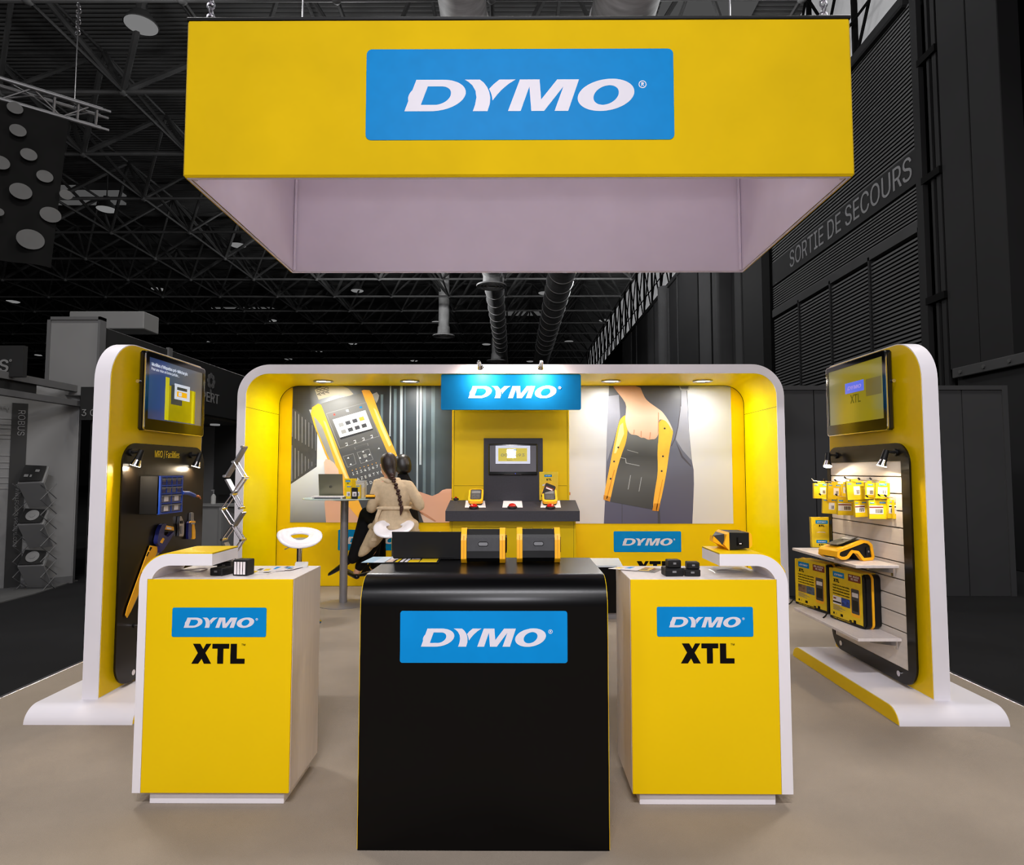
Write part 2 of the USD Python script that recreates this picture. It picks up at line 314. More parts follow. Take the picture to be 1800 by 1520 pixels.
# right wall, from the near end to the far end of the hall
wr = '/World/wall_right'; used.add(wr); UsdGeom.Xform.Define(stage, wr); mats[wr] = np.eye(4); tagp(stage.GetPrimAtPath(wr), 'dark right hall wall with a slatted shutter door', kind='structure')
WT = 9.84
obj('wall_base', J(bx(WX + .55, WX + .8, -12, 11, ZF, WT), bx(WX + .25, WX + .5, 10.8, 17.5, ZF, WT), bx(WX, WX + .3, 17.5, 63, ZF, WT)), HBLACK, wr)
obj('cladding_panel', bx(WX - .02, WX + .3, 8.95, 9.58, 3.0, WT + 2.5, .01), HWALL2, wr)
obj('cladding_panel', bx(WX - .02, WX + .3, 9.60, 10.25, 3.0, WT + 2.5, .01), HWALL2, wr)
obj('cladding_panel', bx(WX + .05, WX + .3, 8.75, 10.2, ZF, 2.9, .01), HWALL2, wr)
obj('cladding_panel', bx(WX - .03, WX + .02, 8.7, 10.2, 2.86, 3.02, .01), HWALL, wr, label='bolted horizontal cover rail')
for y in (9.0, 9.5, 10.0): obj('bolt', cyl((WX - .03, y, 2.94), (WX - .05, y, 2.94), .03, n=8), HSTEEL, wr)
obj('door_track', J(bx(WX, WX + .1, 10.32, 10.42, 2, WT + 1.4), bx(WX, WX + .1, 10.5, 10.56, 2, WT + 1.4), bx(WX - .04, WX + .05, 10.72, 10.9, ZF, WT + 1.2)), HWALL2, wr)
for z in (4.2, 6.3, 8.4): obj('track_bracket', bx(WX - .05, WX + .1, 10.28, 10.75, z, z + .12), HBLACK, wr)
def louvre(y0, y1, z0, z1, pitch=.078):
    n = int((z1 - z0) / pitch); v, f = [], []
    for i in range(n):
        z = z0 + i * pitch; b = len(v)
        for y in (y0, y1): v += [(WX, y, z), (WX, y, z + pitch * .55), (WX + .07, y, z + pitch * .75), (WX + .07, y, z + pitch)]
        for k in range(3): f += [(b + k, b + k + 4, b + k + 5), (b + k, b + k + 5, b + k + 1)]
    return trimesh.Trimesh(v, f, process=False)
zt = lambda py, px: P(px, py, x=WX)[2]
SY0, SY1 = 10.9, 17.2
obj('shutter_slats', louvre(SY0, SY1, 7.05, WT), HSLAT, wr, kind='stuff', smooth=False)
obj('shutter_slats', louvre(SY0, SY1, 5.75, 6.42, .065), HSLAT, wr, kind='stuff', smooth=False)
for k in range(4):
    a = SY0 + (SY1 - SY0) * k / 4; b = SY0 + (SY1 - SY0) * (k + 1) / 4
    obj('shutter_slats', louvre(a + .04, b - .04, ZF, 5.55), HSLAT, wr, kind='stuff', smooth=False)
    obj('shutter_mullion', bx(WX - .03, WX + .08, a - .03, a + .03, ZF, 5.62), HWALL2, wr)
obj('sign_band', bx(WX - .01, WX + .08, SY0, SY1, 6.42, 7.05), HWALL2, wr)
obj('shutter_rail', bx(WX - .03, WX + .08, SY0, SY1, 5.55, 5.75), HWALL, wr)
obj('door_post', bx(WX - .06, WX + .2, 17.25, 17.75, ZF, WT), HBLACK, wr)
tl, tr_ = P(1390, 466, x=WX - .012), P(1625, 303, x=WX - .012)
obj('wall_lettering', text('SORTIE DE SECOURS', .42, (WX - .012, tl[1] + .06, (tl[2] + tr_[2]) / 2), (0, -1, 0), (0, 0, 1), .008, width=tl[1] - tr_[1] - .3), HTXT, wr)
y = 17.8
for k in range(15):
    w = (1.6, 2.9, .12)[k % 3]
    obj('cladding_panel', bx(WX - .05 - .03 * (k % 3), WX + .1, y, y + w - .05, ZF, WT - .02, .02), HWALL if k % 2 else HWALL2, wr); y += w
obj('wall_pillar', cyl((WX - .12, 20.6, ZF), (WX - .12, 20.6, WT), .34, n=24), HWALL, wr)
obj('wall_pillar', cyl((WX - .12, 29.0, ZF), (WX - .12, 29.0, WT), .34, n=24), HWALL, wr)
obj('wall_coping', bx(WX - .12, WX + .4, 11, 63, WT - .12, WT + .1, .03), HWALL2, wr)
y = 11.0
while y < 62:
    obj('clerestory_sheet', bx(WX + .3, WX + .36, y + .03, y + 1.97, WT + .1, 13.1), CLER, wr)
    obj('clerestory_post', bx(WX + .1, WX + .2, y - .04, y + .04, WT, 13.1), HBLACK, wr)
    obj('clerestory_brace', J(cyl((WX + .1, y, WT), (WX + .1, y + 2, 13), .035, n=6), cyl((WX + .1, y + 2, WT), (WX + .1, y, 13), .035, n=6), cyl((WX, y, WT + .9), (WX, y + 2, WT + .9), .03, n=6)), HBLACK, wr)
    y += 2.0
# roof: corrugated deck over a space frame
ce = '/World/ceiling'; used.add(ce); UsdGeom.Xform.Define(stage, ce); mats[ce] = np.eye(4); tagp(stage.GetPrimAtPath(ce), 'dark corrugated roof deck of the hall', kind='structure')
v, f = [], []
pitch = .16; n = int(78 / pitch)
for i in range(n):
    yy = -12 + i * pitch
    for dy, z in ((0, 13.2), (.05, 13.2), (.08, 13.28), (.13, 13.28)): v += [(-46, yy + dy, z), (9, yy + dy, z)]
for i in range(n * 4 - 1): f += [(2 * i, 2 * i + 1, 2 * i + 3), (2 * i, 2 * i + 3, 2 * i + 2)]
obj('roof_deck', trimesh.Trimesh(v, f, process=False), HDECK, ce, smooth=False)
sf = '/World/roof_frame'; used.add(sf); UsdGeom.Xform.Define(stage, sf); mats[sf] = np.eye(4); tagp(stage.GetPrimAtPath(sf), 'dark steel space frame carrying the roof', kind='structure')
ZB, ZTOP, CX, CY = 10.5, 12.5, 3.0, 3.0
XS = [-9.45 + CX * k for k in range(-11, 6)]
def node(x, yy, z): return (x, yy, z)
for r in range(17):
    yb = 11.8 + CY * r; yt = yb + CY / 2
    chord = [cyl((XS[0], yb, ZB), (XS[-1], yb, ZB), .05, n=8)]
    dg = [cyl((XS[0] + 1.5, yt, ZTOP), (XS[-1] - 1.5, yt, ZTOP), .05, n=6)]
    for i, x in enumerate(XS):
        dg.append(cyl((x, yb, ZB), (x, yb + CY, ZB), .045, n=6))
        for sx in (-1.5, 1.5):
            for sy in (-1.5, 1.5):
                if XS[0] <= x + sx <= XS[-1]: dg.append(cyl((x, yb, ZB), (x + sx, yb + sy, ZTOP), .055 if (i + r) % 3 else .075, n=6))
        if i + 1 < len(XS): dg.append(cyl((x + 1.5, yt, ZTOP), (x + 1.5, yt + CY, ZTOP), .045, n=6))
        chord.append(ball((x, yb, ZB), .1, n=1))
    obj('bottom_chord', J(*chord), HSTEEL2, sf)
    obj('truss_bracing', J(*dg), HSTEEL, sf, kind='stuff')
for k, (px, py, w) in enumerate(((916, 552, 1.7), (430, 545, 2.2), (143, 338, 1.6), (145, 352, 1.6), (1240, 25, 1.2))):
    q = P(px, py, z=13.1); obj('roof_light', bx(q[0] - w, q[0] + w, q[1] - .5, q[1] + .5, 13.1, 13.19), SKYL, ce)
# ventilation ducts and diffusers
def duct(x, r, z, y0, y1, label):
    t = thing('ventilation_duct', label, 'duct', (x, y0, z))
    obj('duct_tube', cyl((x, y0, z), (x, y1, z), r, n=36), HDUCT, t)
    yy = y0 + .7
    while yy < min(y1, 42): obj('duct_seam', cyl((x, yy, z), (x, yy + .06, z), r + .025, n=36), HDUCT, t); yy += 1.45
duct(1.95, .57, 9.6, 9, 60, 'larger round galvanised ventilation duct, right of the two')
duct(-.92, .42, 9.6, 9, 60, 'narrower round ventilation duct with flat diffusers, left of the two')
for k, (px, py, r, lab) in enumerate(((864, 502, .62, 'largest round ceiling diffuser beneath the left duct'), (780, 590, .62, 'round ceiling diffuser left of the ducts'), (872, 634, .66, 'farthest round diffuser just above the arch top'))):
    q = P(px, py, z=8.95); t = thing('round_diffuser', lab, 'air vent', tuple(q))
    obj('diffuser_bell', lathe([(.001, .5), (.34, .5), (.36, .1), (r, .02), (r, -.04), (r * .93, -.02), (r * .6, .06), (.001, .06)], q), HDUCT, t)
    for rr in (.72, .48, .25): obj('diffuser_ring', lathe([(r * rr, .0), (r * rr + .05, -.05), (r * rr + .07, -.03), (r * rr + .03, .04), (r * rr, 0)], q), HDUCT, t)
    obj('drop_pipe', cyl((q[0], q[1], q[2] + .5), (q[0], q[1], 13.06), .3, n=20), HDUCT, t)
# high-bay lamps
LP = [(248, 45), (187, 368), (418, 431), (278, 508), (23, 530), (477, 563), (369, 600), (68, 624), (620, 604), (628, 511), (768, 566), (855, 605), (957, 515), (1062, 563), (507, 631), (728, 634), (932, 635), (561, 617), (300, 620), (1000, 600)]
lamp0 = None
for k, (px, py) in enumerate(LP):
    q = P(px, py, z=11.5)
    where = ('largest high-bay lamp at the upper left' if k == 0 else 'high-bay hall lamp, dim white disc, number %d by distance' % k)
    side = 'left' if px < 420 else 'centre' if px < 900 else 'right'
    lab = ['largest high-bay lamp, upper left beside the hanging banner', 'high-bay lamp right of the dotted drape, above the left stands', 'high-bay lamp just under the sloping left edge of the banner', 'high-bay lamp above and right of the white booth tower', 'high-bay lamp at the left picture edge under the drape', 'high-bay lamp above the left part of the arch, in mid air', 'high-bay lamp left of the arch, above the black fascia', 'high-bay lamp low at far left above the booth sign', 'small high-bay lamp above the arch left of the blue header', 'high-bay lamp just under the middle left of the banner', 'high-bay lamp beside the left round diffuser', 'small far high-bay lamp in front of the left duct', 'high-bay lamp in front of the right duct, below the banner', 'high-bay lamp near the bright clerestory at right', 'tiny high-bay lamp close above the arch, left of its middle', 'tiny high-bay lamp close above the arch, left of the spotlights', 'tiny high-bay lamp close above the arch between the ducts', 'tiny far high-bay lamp above the arch, second from its left corner', 'far high-bay lamp behind the black booth fascia', 'far high-bay lamp right of the right duct'][k]
    if lamp0 is None:
        lamp0 = thing('high_bay_lamp', lab, 'ceiling lamp', tuple(q), group='high-bay hall lamps')
        obj('shade', lathe([(.36, 0), (.37, .02), (.22, .26), (.12, .34), (.12, .5), (.001, .5), (.001, .46), (.1, .46), (.1, .3), (.34, .01)], (0, 0, 0)), HSTEEL, lamp0, world=False)
        obj('lens', lathe([(.001, .012), (.345, .012), (.345, .0), (.3, -.03), (.001, -.05)], (0, 0, 0)), LAMPE, lamp0, world=False)
        obj('suspension_rod', cyl((0, 0, .5), (0, 0, 1.56), .02, n=6), HSTEEL, lamp0, world=False)
    else: dup(lamp0, lab, mat4(tuple(q)), 'high-bay hall lamps')
# smoke sheet between trusses, drape on its truss
a, b = P(138, 208, y=25.4), P(340, 322, y=25.4)
xs = np.linspace(a[0], b[0] + 8, 60); zs = np.linspace(b[2], 12.9, 14)
vv = np.array([(x, 25.4 + .12 * meshkit.noise((x * .9, z * .6, 1.0)), z) for z in zs for x in xs]); ff = []
for j in range(13):
    for i in range(59): q = j * 60 + i; ff += [(q, q + 1, q + 61), (q, q + 61, q + 60)]
g = trimesh.Trimesh(vv, ff, process=False); g2 = mv(g, 0, .03, 0); g2.invert()
solo('smoke_sheet', J(g, g2), GSHEET, 'grey fabric smoke sheet hung in the roof left of the banner', 'fabric sheet', smooth=True)
ta, tb = P(-140, 122, y=7.6), P(178, 208, y=8.82)
tb[2] = ta[2] = 6.38
d = (tb - ta) / np.linalg.norm(tb - ta); nrm = np.cross(d, [0, 0, 1])
t = thing('lattice_truss', 'grey aluminium lattice truss holding the dotted drape', 'truss', tuple((ta + tb) / 2))
ext = ta - d * 1.2
off = [np.array([0, 0, .12]) - nrm * .1, np.array([0, 0, .12]) + nrm * .12, np.array([0, 0, -.1])]
for o in off: obj('chord', tube([ext + o, tb + o], .028, 10), TRUSSA, t)
L = np.linalg.norm(tb - ext); k = 0; s = 0.0
while s < L - .3:
    for u_, w_ in ((0, 2), (1, 2), (0, 1)):
        p, q = (off[u_], off[w_]) if k % 2 else (off[w_], off[u_])
        obj('lattice_bar', cyl(ext + d * s + p, ext + d * min(s + .33, L) + q, .011, n=6), TRUSSA, t)
    s += .33; k += 1
for s in (L - .55, L - .28, L - .06):
    obj('end_bar', J(*[cyl(ext + d * s + off[i], ext + d * s + off[(i + 1) % 3], .014, n=6) for i in range(3)]), TRUSSA, t)
for o in off: obj('coupler', cyl(tb + o, tb + o + d * .1, .02, n=10), TRUSSA, t)
hk = P(155, 20, y=tb[1] - .2); tt = tb - d * .32
t = thing('chain_hoist', 'thin steel chain holding up the lattice truss', 'chain', (tt[0], tt[1], 6.5))
obj('cable', cyl((tt[0], tt[1], 6.45), (tt[0], tt[1], 13.06), .007, n=6), TRUSSA, t)
for k in range(6): obj('chain_link', T(trimesh.creation.torus(.035, .009, major_sections=12, minor_sections=6), mat4((tt[0], tt[1], 7.55 + .08 * k), rz=(k % 2) * 1.57, rx=1.57)), TRUSSA, t)
obj('bridle', J(cyl((tt[0], tt[1], 8.1), (tt[0] - 2.4, tt[1], 10.4), .008, n=5), cyl((tt[0], tt[1], 8.1), (tt[0] + 2.4, tt[1] + 1, 10.4), .008, n=5)), TRUSSA, t)
# drape
da = tb - d * .38 - np.array([0, 0, .13]); W_ = 3.2; Hh = 2.12
nu, nv = 70, 12; vv = []
for j in range(nv):
    for i in range(nu):
        s = W_ * i / (nu - 1); z = Hh * j / (nv - 1)
        w = .05 * math.sin(s * 9 + .4 * math.sin(z)) * (z / Hh) + .03 * math.sin(s * 4.1)
        p = da - d * (s + .06 * z * (1 - i / nu)) + nrm * w; vv.append((p[0], p[1], da[2] - z))
ff = []
for j in range(nv - 1):
    for i in range(nu - 1): q = j * nu + i; ff += [(q, q + nu, q + nu + 1), (q, q + nu + 1, q + 1)]
g = trimesh.Trimesh(vv, ff, process=False); g2 = g.copy(); g2.vertices = g2.vertices + nrm * .01; g2.invert()
t = thing('dotted_drape', 'black drape printed with grey dots, hung from the lattice truss', 'drape', tuple(da))
obj('cloth', J(g, g2), DRAPE, t, smooth=True)
for k, (px, py, r) in enumerate(((26, 195, 10), (31, 234, 10.5), (50, 276, 10.5), (0, 290, 12), (78, 314, 10.5), (36, 340, 14), (115, 346, 8.5), (88, 381, 13.5), (-3, 376, 7), (53, 424, 17.5))):
    ray = RT * (px - 900) / F + UP * (760 - py) / F + FW; tq = ((da - EYE) @ nrm) / (ray @ nrm); c = EYE + ray * tq
    fc = -nrm if nrm @ FW > 0 else nrm
    R = r * tq / F; dd = d if np.cross(d, [0, 0, 1]) @ fc > 0 else -d
    obj('printed_dot', prism(affinity.scale(Point(0, 0).buffer(R, quad_segs=7), 1.15, 1), c + fc * .09, dd, (0, 0, 1), .004), DOTS, t)

# ---- neighbouring stands on the left
FX = -5.3
t = thing('black_booth', 'black fascia booth with grey flower emblem and lettering, left of the arch', 'exhibition booth', (FX, 10, ZF))
obj('fascia', bx(FX - .1, FX, 8.08, 14.2, 2.343, 3.236, .01), BDARK, t)
obj('fascia_end', bx(FX - .62, FX + .01, 8.0, 8.08, 2.33, 3.31, .01), BLGREY, t)
obj('fascia_frame', J(bx(FX - .65, FX - .61, 7.98, 8.1, 2.3, 3.34), bx(FX, FX + .03, 7.98, 8.1, 2.3, 3.34), bx(FX - .65, FX + .03, 7.98, 8.1, 3.3, 3.34)), BFRAME, t)
obj('fascia_post', bx(FX - .02, FX + .03, 9.6, 9.7, 2.3, 3.26), BFRAME, t)
obj('canopy', bx(FX - 2.2, FX - .1, 8.3, 14, 2.3, 2.36), BLGREY, t)
obj('fascia_lettering', text('EXPERT', .165, (FX + .004, P(383, 709, x=FX)[1] - .95, P(383, 710, x=FX)[2]), (0, 1, 0), (0, 0, 1), .006, width=.95), GINK, t)
c0 = P(371, 670, x=FX + .004)
obj('flower_emblem', J(*[prism(affinity.translate(Point(0, 0).buffer(.045), .1 * math.cos(a), .1 * math.sin(a)), c0, (0, 1, 0), (0, 0, 1), .005) for a in np.arange(8) * math.pi / 4] + [prism(sbox(-.02, -.28, .02, -.1), c0, (0, 1, 0), (0, 0, 1), .005), prism(sbox(-.1, -.29, .1, -.26), c0, (0, 1, 0), (0, 0, 1), .005)]), BFRAME, t)
bw = 11.9
obj('booth_wall', bx(FX - 2.4, FX - .3, bw + 1.6, bw + 1.7, ZF, 2.3), BLGREY, t)
obj('booth_wall', bx(FX - .12, FX - .02, 8.1, 9.6, ZF, 2.33), BDARK, t)
q = P(366, 800, y=13.4); obj('booth_wall', bx(q[0] - 1.1, q[0] + .22, 13.2, 13.3, ZF, 2.3), BGREY, t)
q = P(395, 860, y=13.0); obj('booth_wall', bx(q[0] - .2, q[0] + .5, 12.95, 13.05, .9, 2.3), BDARK, t)
for px in (378,):
    q = P(px, 746, z=2.29); obj('ceiling_spot', cyl((q[0], q[1], 2.27), (q[0], q[1], 2.3), .09, n=12), LAMPE, t)
obj('stand_number', text('3 G12', .085, P(143, 731, y=7.99) + np.array([0, -.005, 0]), *XZ, .004), GINK, t)
obj('number_plate', bx(P(142, 700, y=8)[0], P(175, 700, y=8)[0], 7.995, 8.05, P(150, 738, y=8)[2], P(150, 680, y=8)[2]), BDARK, t)
q = P(237, 569, y=9.4)
solo('light_box_beam', bx(q[0] - .85, q[0] + .25, 9.2, 9.6, q[2] - .12, q[2] + .14, .01), BLGREY, 'white overhead beam behind the booth tower top', 'beam')
a, b = P(352, 972, z=ZF), P(388, 972, z=ZF)
t = thing('reception_counter', 'grey panel counter with a bottle, beyond the left display wall', 'counter', (a[0], a[1], ZF))
zc = P(370, 887, y=a[1])[2]
obj('front_panel', bx(a[0] - .6, b[0] - .03, a[1], a[1] + .04, ZF + .02, zc - .03), BGREY, t)
obj('side_panel', J(prism(sbox(0, 0, .95, zc - ZF - .05), (b[0], a[1], ZF + .02), np.array([.86, .51, 0]), (0, 0, 1), .03)), BFRAME, t)
obj('counter_post', bx(b[0] - .04, b[0] + .03, a[1] - .02, a[1] + .04, ZF, zc), BLGREY, t)
obj('counter_top', bx(a[0] - .6, b[0] + .8, a[1] - .03, a[1] + .6, zc - .03, zc), BLGREY, t)
obj('panel_lettering', J(text('LANGUE', .07, np.array([b[0] + .28, a[1] + .12, zc - .36]), (.86, .51, 0), (0, 0, 1), .003), text('SIGNALETIQUE', .045, np.array([b[0] + .28, a[1] + .12, zc - .46]), (.86, .51, 0), (0, 0, 1), .003)), BDARK, t)
q = P(375, 884, y=a[1] + .3)
t = thing('hand_gel_bottle', 'small clear pump bottle on the grey booth counter', 'bottle', (q[0], q[1], zc))
obj('bottle_body', lathe([(.001, 0), (.04, 0), (.042, .13), (.02, .17), (.001, .17)], (q[0], q[1], zc)), CLEAR, t)
obj('pump', J(cyl((q[0], q[1], zc + .17), (q[0], q[1], zc + .24), .01), bx(q[0] - .04, q[0] + .012, q[1] - .01, q[1] + .01, zc + .23, zc + .25)), MGREY, t)
# grey booth at the far left
PY = 8.15; px0 = -5.57
t = thing('grey_booth', 'grey panel booth at the left edge with vertical lettering on a black strip', 'exhibition booth', (px0, PY, ZF))
wdir = np.array([-.72, -.69, 0]); wdir /= np.linalg.norm(wdir)
def wallpt(px, py):                                     # on the booth's slanting wall
    n = np.cross(wdir, [0, 0, 1]); ray = RT * (px - 900) / F + UP * (760 - py) / F + FW
    return EYE + ray * (((np.array([px0, PY, 0]) - EYE) @ n) / (ray @ n))
def wquad(px_a, px_b, z0, z1, proud):
    a, b = wallpt(px_a, 800), wallpt(px_b, 800); L = np.linalg.norm((b - a)[:2]); u = (b - a) * [1, 1, 0] / L
    n = np.cross(u, [0, 0, 1]); return prism(sbox(0, 0, L, 1), (a[0], a[1], z0), u, np.array([0, 0, z1 - z0]) if False else (0, 0, 1), .001) if False else T(trimesh.creation.box(bounds=[(0, -.02, z0), (L, .0 + 0, z1)]), _frame(a, u, n, proud))
def _frame(a, u, n, proud):
    m = np.eye(4); m[:3, 0], m[:3, 1], m[:3, 2] = u, -n, (0, 0, 1); m[:3, 3] = np.array([a[0], a[1], 0]) + n * (proud - 0.0); return m
obj('wall_panel', wquad(38, 136, ZF, 2.42, 0), BGREY, t)
obj('wall_panel', wquad(-90, 38, ZF, 2.42, 0), BLGREY, t, label='pale printed booth panel')
obj('banner_strip', wquad(17, 45, ZF + .02, 2.2, .012), BDARK, t)
obj('skirting', wquad(46, 136, ZF, .06, .015), BFRAME, t)
def wtext(s, px, py, h, parent, mat, rot=True, width=None):
    a = wallpt(px, py); n = np.cross(-wdir, [0, 0, 1.0])
    obj('panel_lettering', text(s, h, a + n * .035, (0, 0, -1) if rot else -wdir, -wdir if rot else (0, 0, 1), .003, width=width), mat, parent)
wtext('ROBUS', 32, 720, .068, t, MGREY); wtext('WWW.LEDGROUPROBUS.COM', 27, 850, .035, t, GINK, width=.75)
wtext('UNITY', -22, 718, .045, t, GINK, False)
for k, py in enumerate((735, 745, 752, 763, 770, 800, 812, 822, 838, 848, 858)): obj('print_line', T(trimesh.creation.box((.28 - .05 * (k % 3), .004, .012)), _frame(wallpt(2, py), -wdir, np.cross(-wdir, [0, 0, 1.0]), .024) @ mat4((0, 0, wallpt(2, py)[2]))), GINK, t)
q = P(138, 700, y=PY); obj('frame_post', bx(q[0] - .02, q[0] + .035, PY - .05, PY + .02, ZF, 2.44), BFRAME, t)
obj('frame_beam', bx(px0 - .06, px0 + .03, 6.0, PY, 2.38, 2.46), BFRAME, t)
obj('frame_beam', bx(px0 - .06, px0 + .03, 6.0, PY, 2.2, 2.27), BFRAME, t)
obj('frame_panel', bx(px0 - .03, px0, 6.0, 7.35, 2.27, 2.38), BDARK, t)
a, b = P(-60, 662, y=6.9), P(42, 607, y=6.9)
obj('sign_board', bx(a[0], b[0], 6.9, 6.96, a[2], b[2]), BDARK, t)
q = P(0, 653, y=6.89); obj('sign_lettering', text('S', .13, q + np.array([-.02, 0, 0]), *XZ, .004, bold=True), BLGREY, t)
obj('registered_mark', text('®', .035, P(16, 637, y=6.89), *XZ, .004), BLGREY, t)
q = P(65, 675, y=8.6); obj('strip_light', bx(q[0] - .35, q[0] + .3, 8.5, 8.9, q[2] - .05, q[2] + .03), LAMPE, t)
cv = [P(x, y, z=ZF)[:2] for x, y in ((-120, 1085), (0, 1060), (60, 1045), (125, 1024), (137, 1021), (60, 1012), (-120, 1010))]
struct('booth_floor', J(prism(Polygon(cv), (0, 0, ZF), (1, 0, 0), (0, 1, 0), .012)), RAMPG, label='grey carpet patch under the left booth')
# zigzag literature stands
def zig_grey():
    base = P(57, 1036, z=ZF); Y = base[1]
    t = thing('literature_stand', 'grey zigzag literature stand with three leaflets beside the left booth', 'literature stand', (base[0], Y, ZF))
    g = lambda x, y, dy=0.0: P(x, y, y=Y) + np.array([0, dy, 0])
    obj('base_plate', bx(g(36, 0)[0], g(85, 0)[0], Y - .12, Y + .14, ZF, ZF + .02), BFRAME, t)
    for k, (yt, yb, slant) in enumerate(((818, 848, 1), (895, 920, 1), (968, 992, 1))):
        a, b, c, e = g(38, yt, .06), g(80, yt + 2, .06), g(87, yb, -.1), g(42, yb + 2, -.1)
        obj('shelf', hull([*(q + np.array([0, dz, -dz]) for q in (a, b, c, e) for dz in (0, .02))]), BGREY, t)
        up = np.array([0, -.014, .016]); cc = (a + b + c + e) / 4
        sh = [cc + (q - cc) * .9 + up for q in (a, b, c, e)]
        lf = obj('leaflet', hull([*sh, *(q + np.array([0, -.003, .003]) for q in sh)]), BDARK, t)
        u = (b - a) / np.linalg.norm(b - a); v_ = (a - e) / np.linalg.norm(a - e); n_ = np.cross(u, v_)
        if k: obj('print_disc', prism(Point(0, 0).buffer(.078), cc + up + n_ * .014, u, v_, .002), BGREY, lf); obj('print_disc', prism(Point(0, 0).buffer(.034), cc + up + n_ * .018, u, v_, .002), BLGREY, lf)
        else: obj('print_block', J(*[prism(sbox(x, y, x + .05, y + .035), cc + up + n_ * .006, u, v_, .002) for x, y in ((-.09, -.06), (-.02, -.06), (.02, .02))]), BLGREY, lf)
        d0, d1, d2, d3 = g(42, yb + 2, -.1), g(87, yb, -.1), g(82, yb + 42, .1), g(40, yb + 45, .1)
        obj('back_flap', hull([*(q + np.array([0, dz, 0]) for q in (d0, d1, d2, d3) for dz in (.0, .015))]), BLGREY, t)
    for sx in (36, 84):
        for s0 in (0, 1):
            pts = [g(sx + (3 if (k + s0) % 2 else 0), 850 + 27 * k, .12 if (k + s0) % 2 else -.12) for k in range(8)]
            obj('side_rod', tube(pts, .006, 6), BFRAME, t)
zig_grey()
# charcoal hoarding on the right
a, b = P(1250, 1042, z=ZF), P(1768, 1043, z=ZF); yh = 7.32
t = thing('hoarding', 'charcoal partition hoarding behind the right display wall', 'partition', (4.4, yh, ZF))
xs = [2.93, 3.45, 4.0, 4.6, 5.15, P(1768, 800, y=yh)[0]]
for i in range(5): obj('hoarding_panel', bx(xs[i], xs[i + 1] - .012, yh, yh + .05, ZF, 2.33), BHOARD, t)
obj('top_rail', bx(xs[0], xs[-1] + .02, yh - .015, yh + .07, 2.31, 2.36), HWALL, t)
obj('hoarding_panel', bx(xs[-1], xs[-1] + .05, yh + .05, yh + 4, ZF, 2.3), HWALL2, t)
obj('hoarding_post', bx(xs[-1] - .02, xs[-1] + .04, yh - .02, yh + .05, ZF, 2.36), HWALL, t)

# ================================================================== the hanging banner
BX0, BX1, BY0, BY1, BZ0, BZ1 = -2.235, 2.28, 4.16, 6.26, 3.35, 4.452
t = thing('hanging_banner', 'large yellow box banner with white lining hung above the stand', 'banner', ((BX0 + BX1) / 2, (BY0 + BY1) / 2, BZ0))
def soft_panel(x0, x1, y0, y1, z0, z1): return bx(x0, x1, y0, y1, z0, z1, .012)
obj('front_fabric', bx(BX0, BX1, BY0, BY0 + .03, BZ0, BZ1, .014), YFAB, t)
obj('back_fabric', bx(BX0, BX1, BY1 - .03, BY1, BZ0, BZ1, .014), YFAB, t)
obj('side_fabric', bx(BX0, BX0 + .03, BY0 + .03, BY1 - .03, BZ0, BZ1, .01), YFAB, t)
obj('side_fabric', bx(BX1 - .03, BX1, BY0 + .03, BY1 - .03, BZ0, BZ1, .01), YFAB, t)
obj('front_lining', bx(BX0 + .03, BX1 - .03, BY0 + .03, BY0 + .05, BZ0 + .002, BZ1 - .02, .005), LINER, t)
obj('back_lining', bx(BX0 + .03, BX1 - .03, BY1 - .05, BY1 - .03, BZ0 + .002, BZ1 - .02, .005), LINER, t)
def side_lining(x, s):
    ys = np.linspace(BY0 + .05, BY1 - .05, 40); zs = np.linspace(BZ0 + .004, BZ1 - .02, 14); vv, ff = [], []
    for y in ys:
        for z in zs: vv.append((x + s * (.006 + .012 * meshkit.noise(np.array([y * 3.2 - z * 1.2, z * .8, 3.0 + s]))), y, z))
    for i in range(39):
        for j in range(13): q = i * 14 + j; ff.append((q, q + 1, q + 15) if s < 0 else (q, q + 15, q + 1)); ff.append((q, q + 15, q + 14) if s < 0 else (q, q + 14, q + 15))
    return trimesh.Trimesh(vv, ff, process=False)
obj('side_lining', side_lining(BX0 + .03, 1), LINER, t, smooth=True); obj('side_lining', side_lining(BX1 - .03, -1), LINER, t, smooth=True)
obj('roof_lining', bx(BX0 + .03, BX1 - .03, BY0 + .03, BY1 - .03, BZ1 - .03, BZ1 - .02), LINER, t)  # unseen top sheet, added to keep light from above off the lining
for x in (BX0 + .055, BX1 - .055):
    for y in (BY0 + .075, BY1 - .075): obj('corner_seam', cyl((x, y, BZ0 + .01), (x, y, BZ1 - .03), .014, n=8), LINER, t)
obj('hem', J(*[tube(np.array(p) + np.array([0, 0, BZ0 + .004]), .009, 6) for p in ([(BX0 + .02, BY0 + .03, 0), (BX1 - .02, BY0 + .03, 0)], [(BX0 + .03, BY1 - .03, 0), (BX1 - .03, BY1 - .03, 0)], [(BX0 + .025, BY0 + .03, 0), (BX0 + .025, BY1 - .03, 0)], [(BX1 - .025, BY0 + .03, 0), (BX1 - .025, BY1 - .03, 0)])]), LINER, t)
obj('top_rail', J(*[bx(*b, BZ1 - .008, BZ1 + .016, .004) for b in ((BX0 - .004, BX1 + .004, BY0 - .004, BY0 + .04), (BX0 - .004, BX1 + .004, BY1 - .04, BY1 + .004), (BX0 - .004, BX0 + .04, BY0, BY1), (BX1 - .04, BX1 + .004, BY0, BY1))]), BLKM, t)
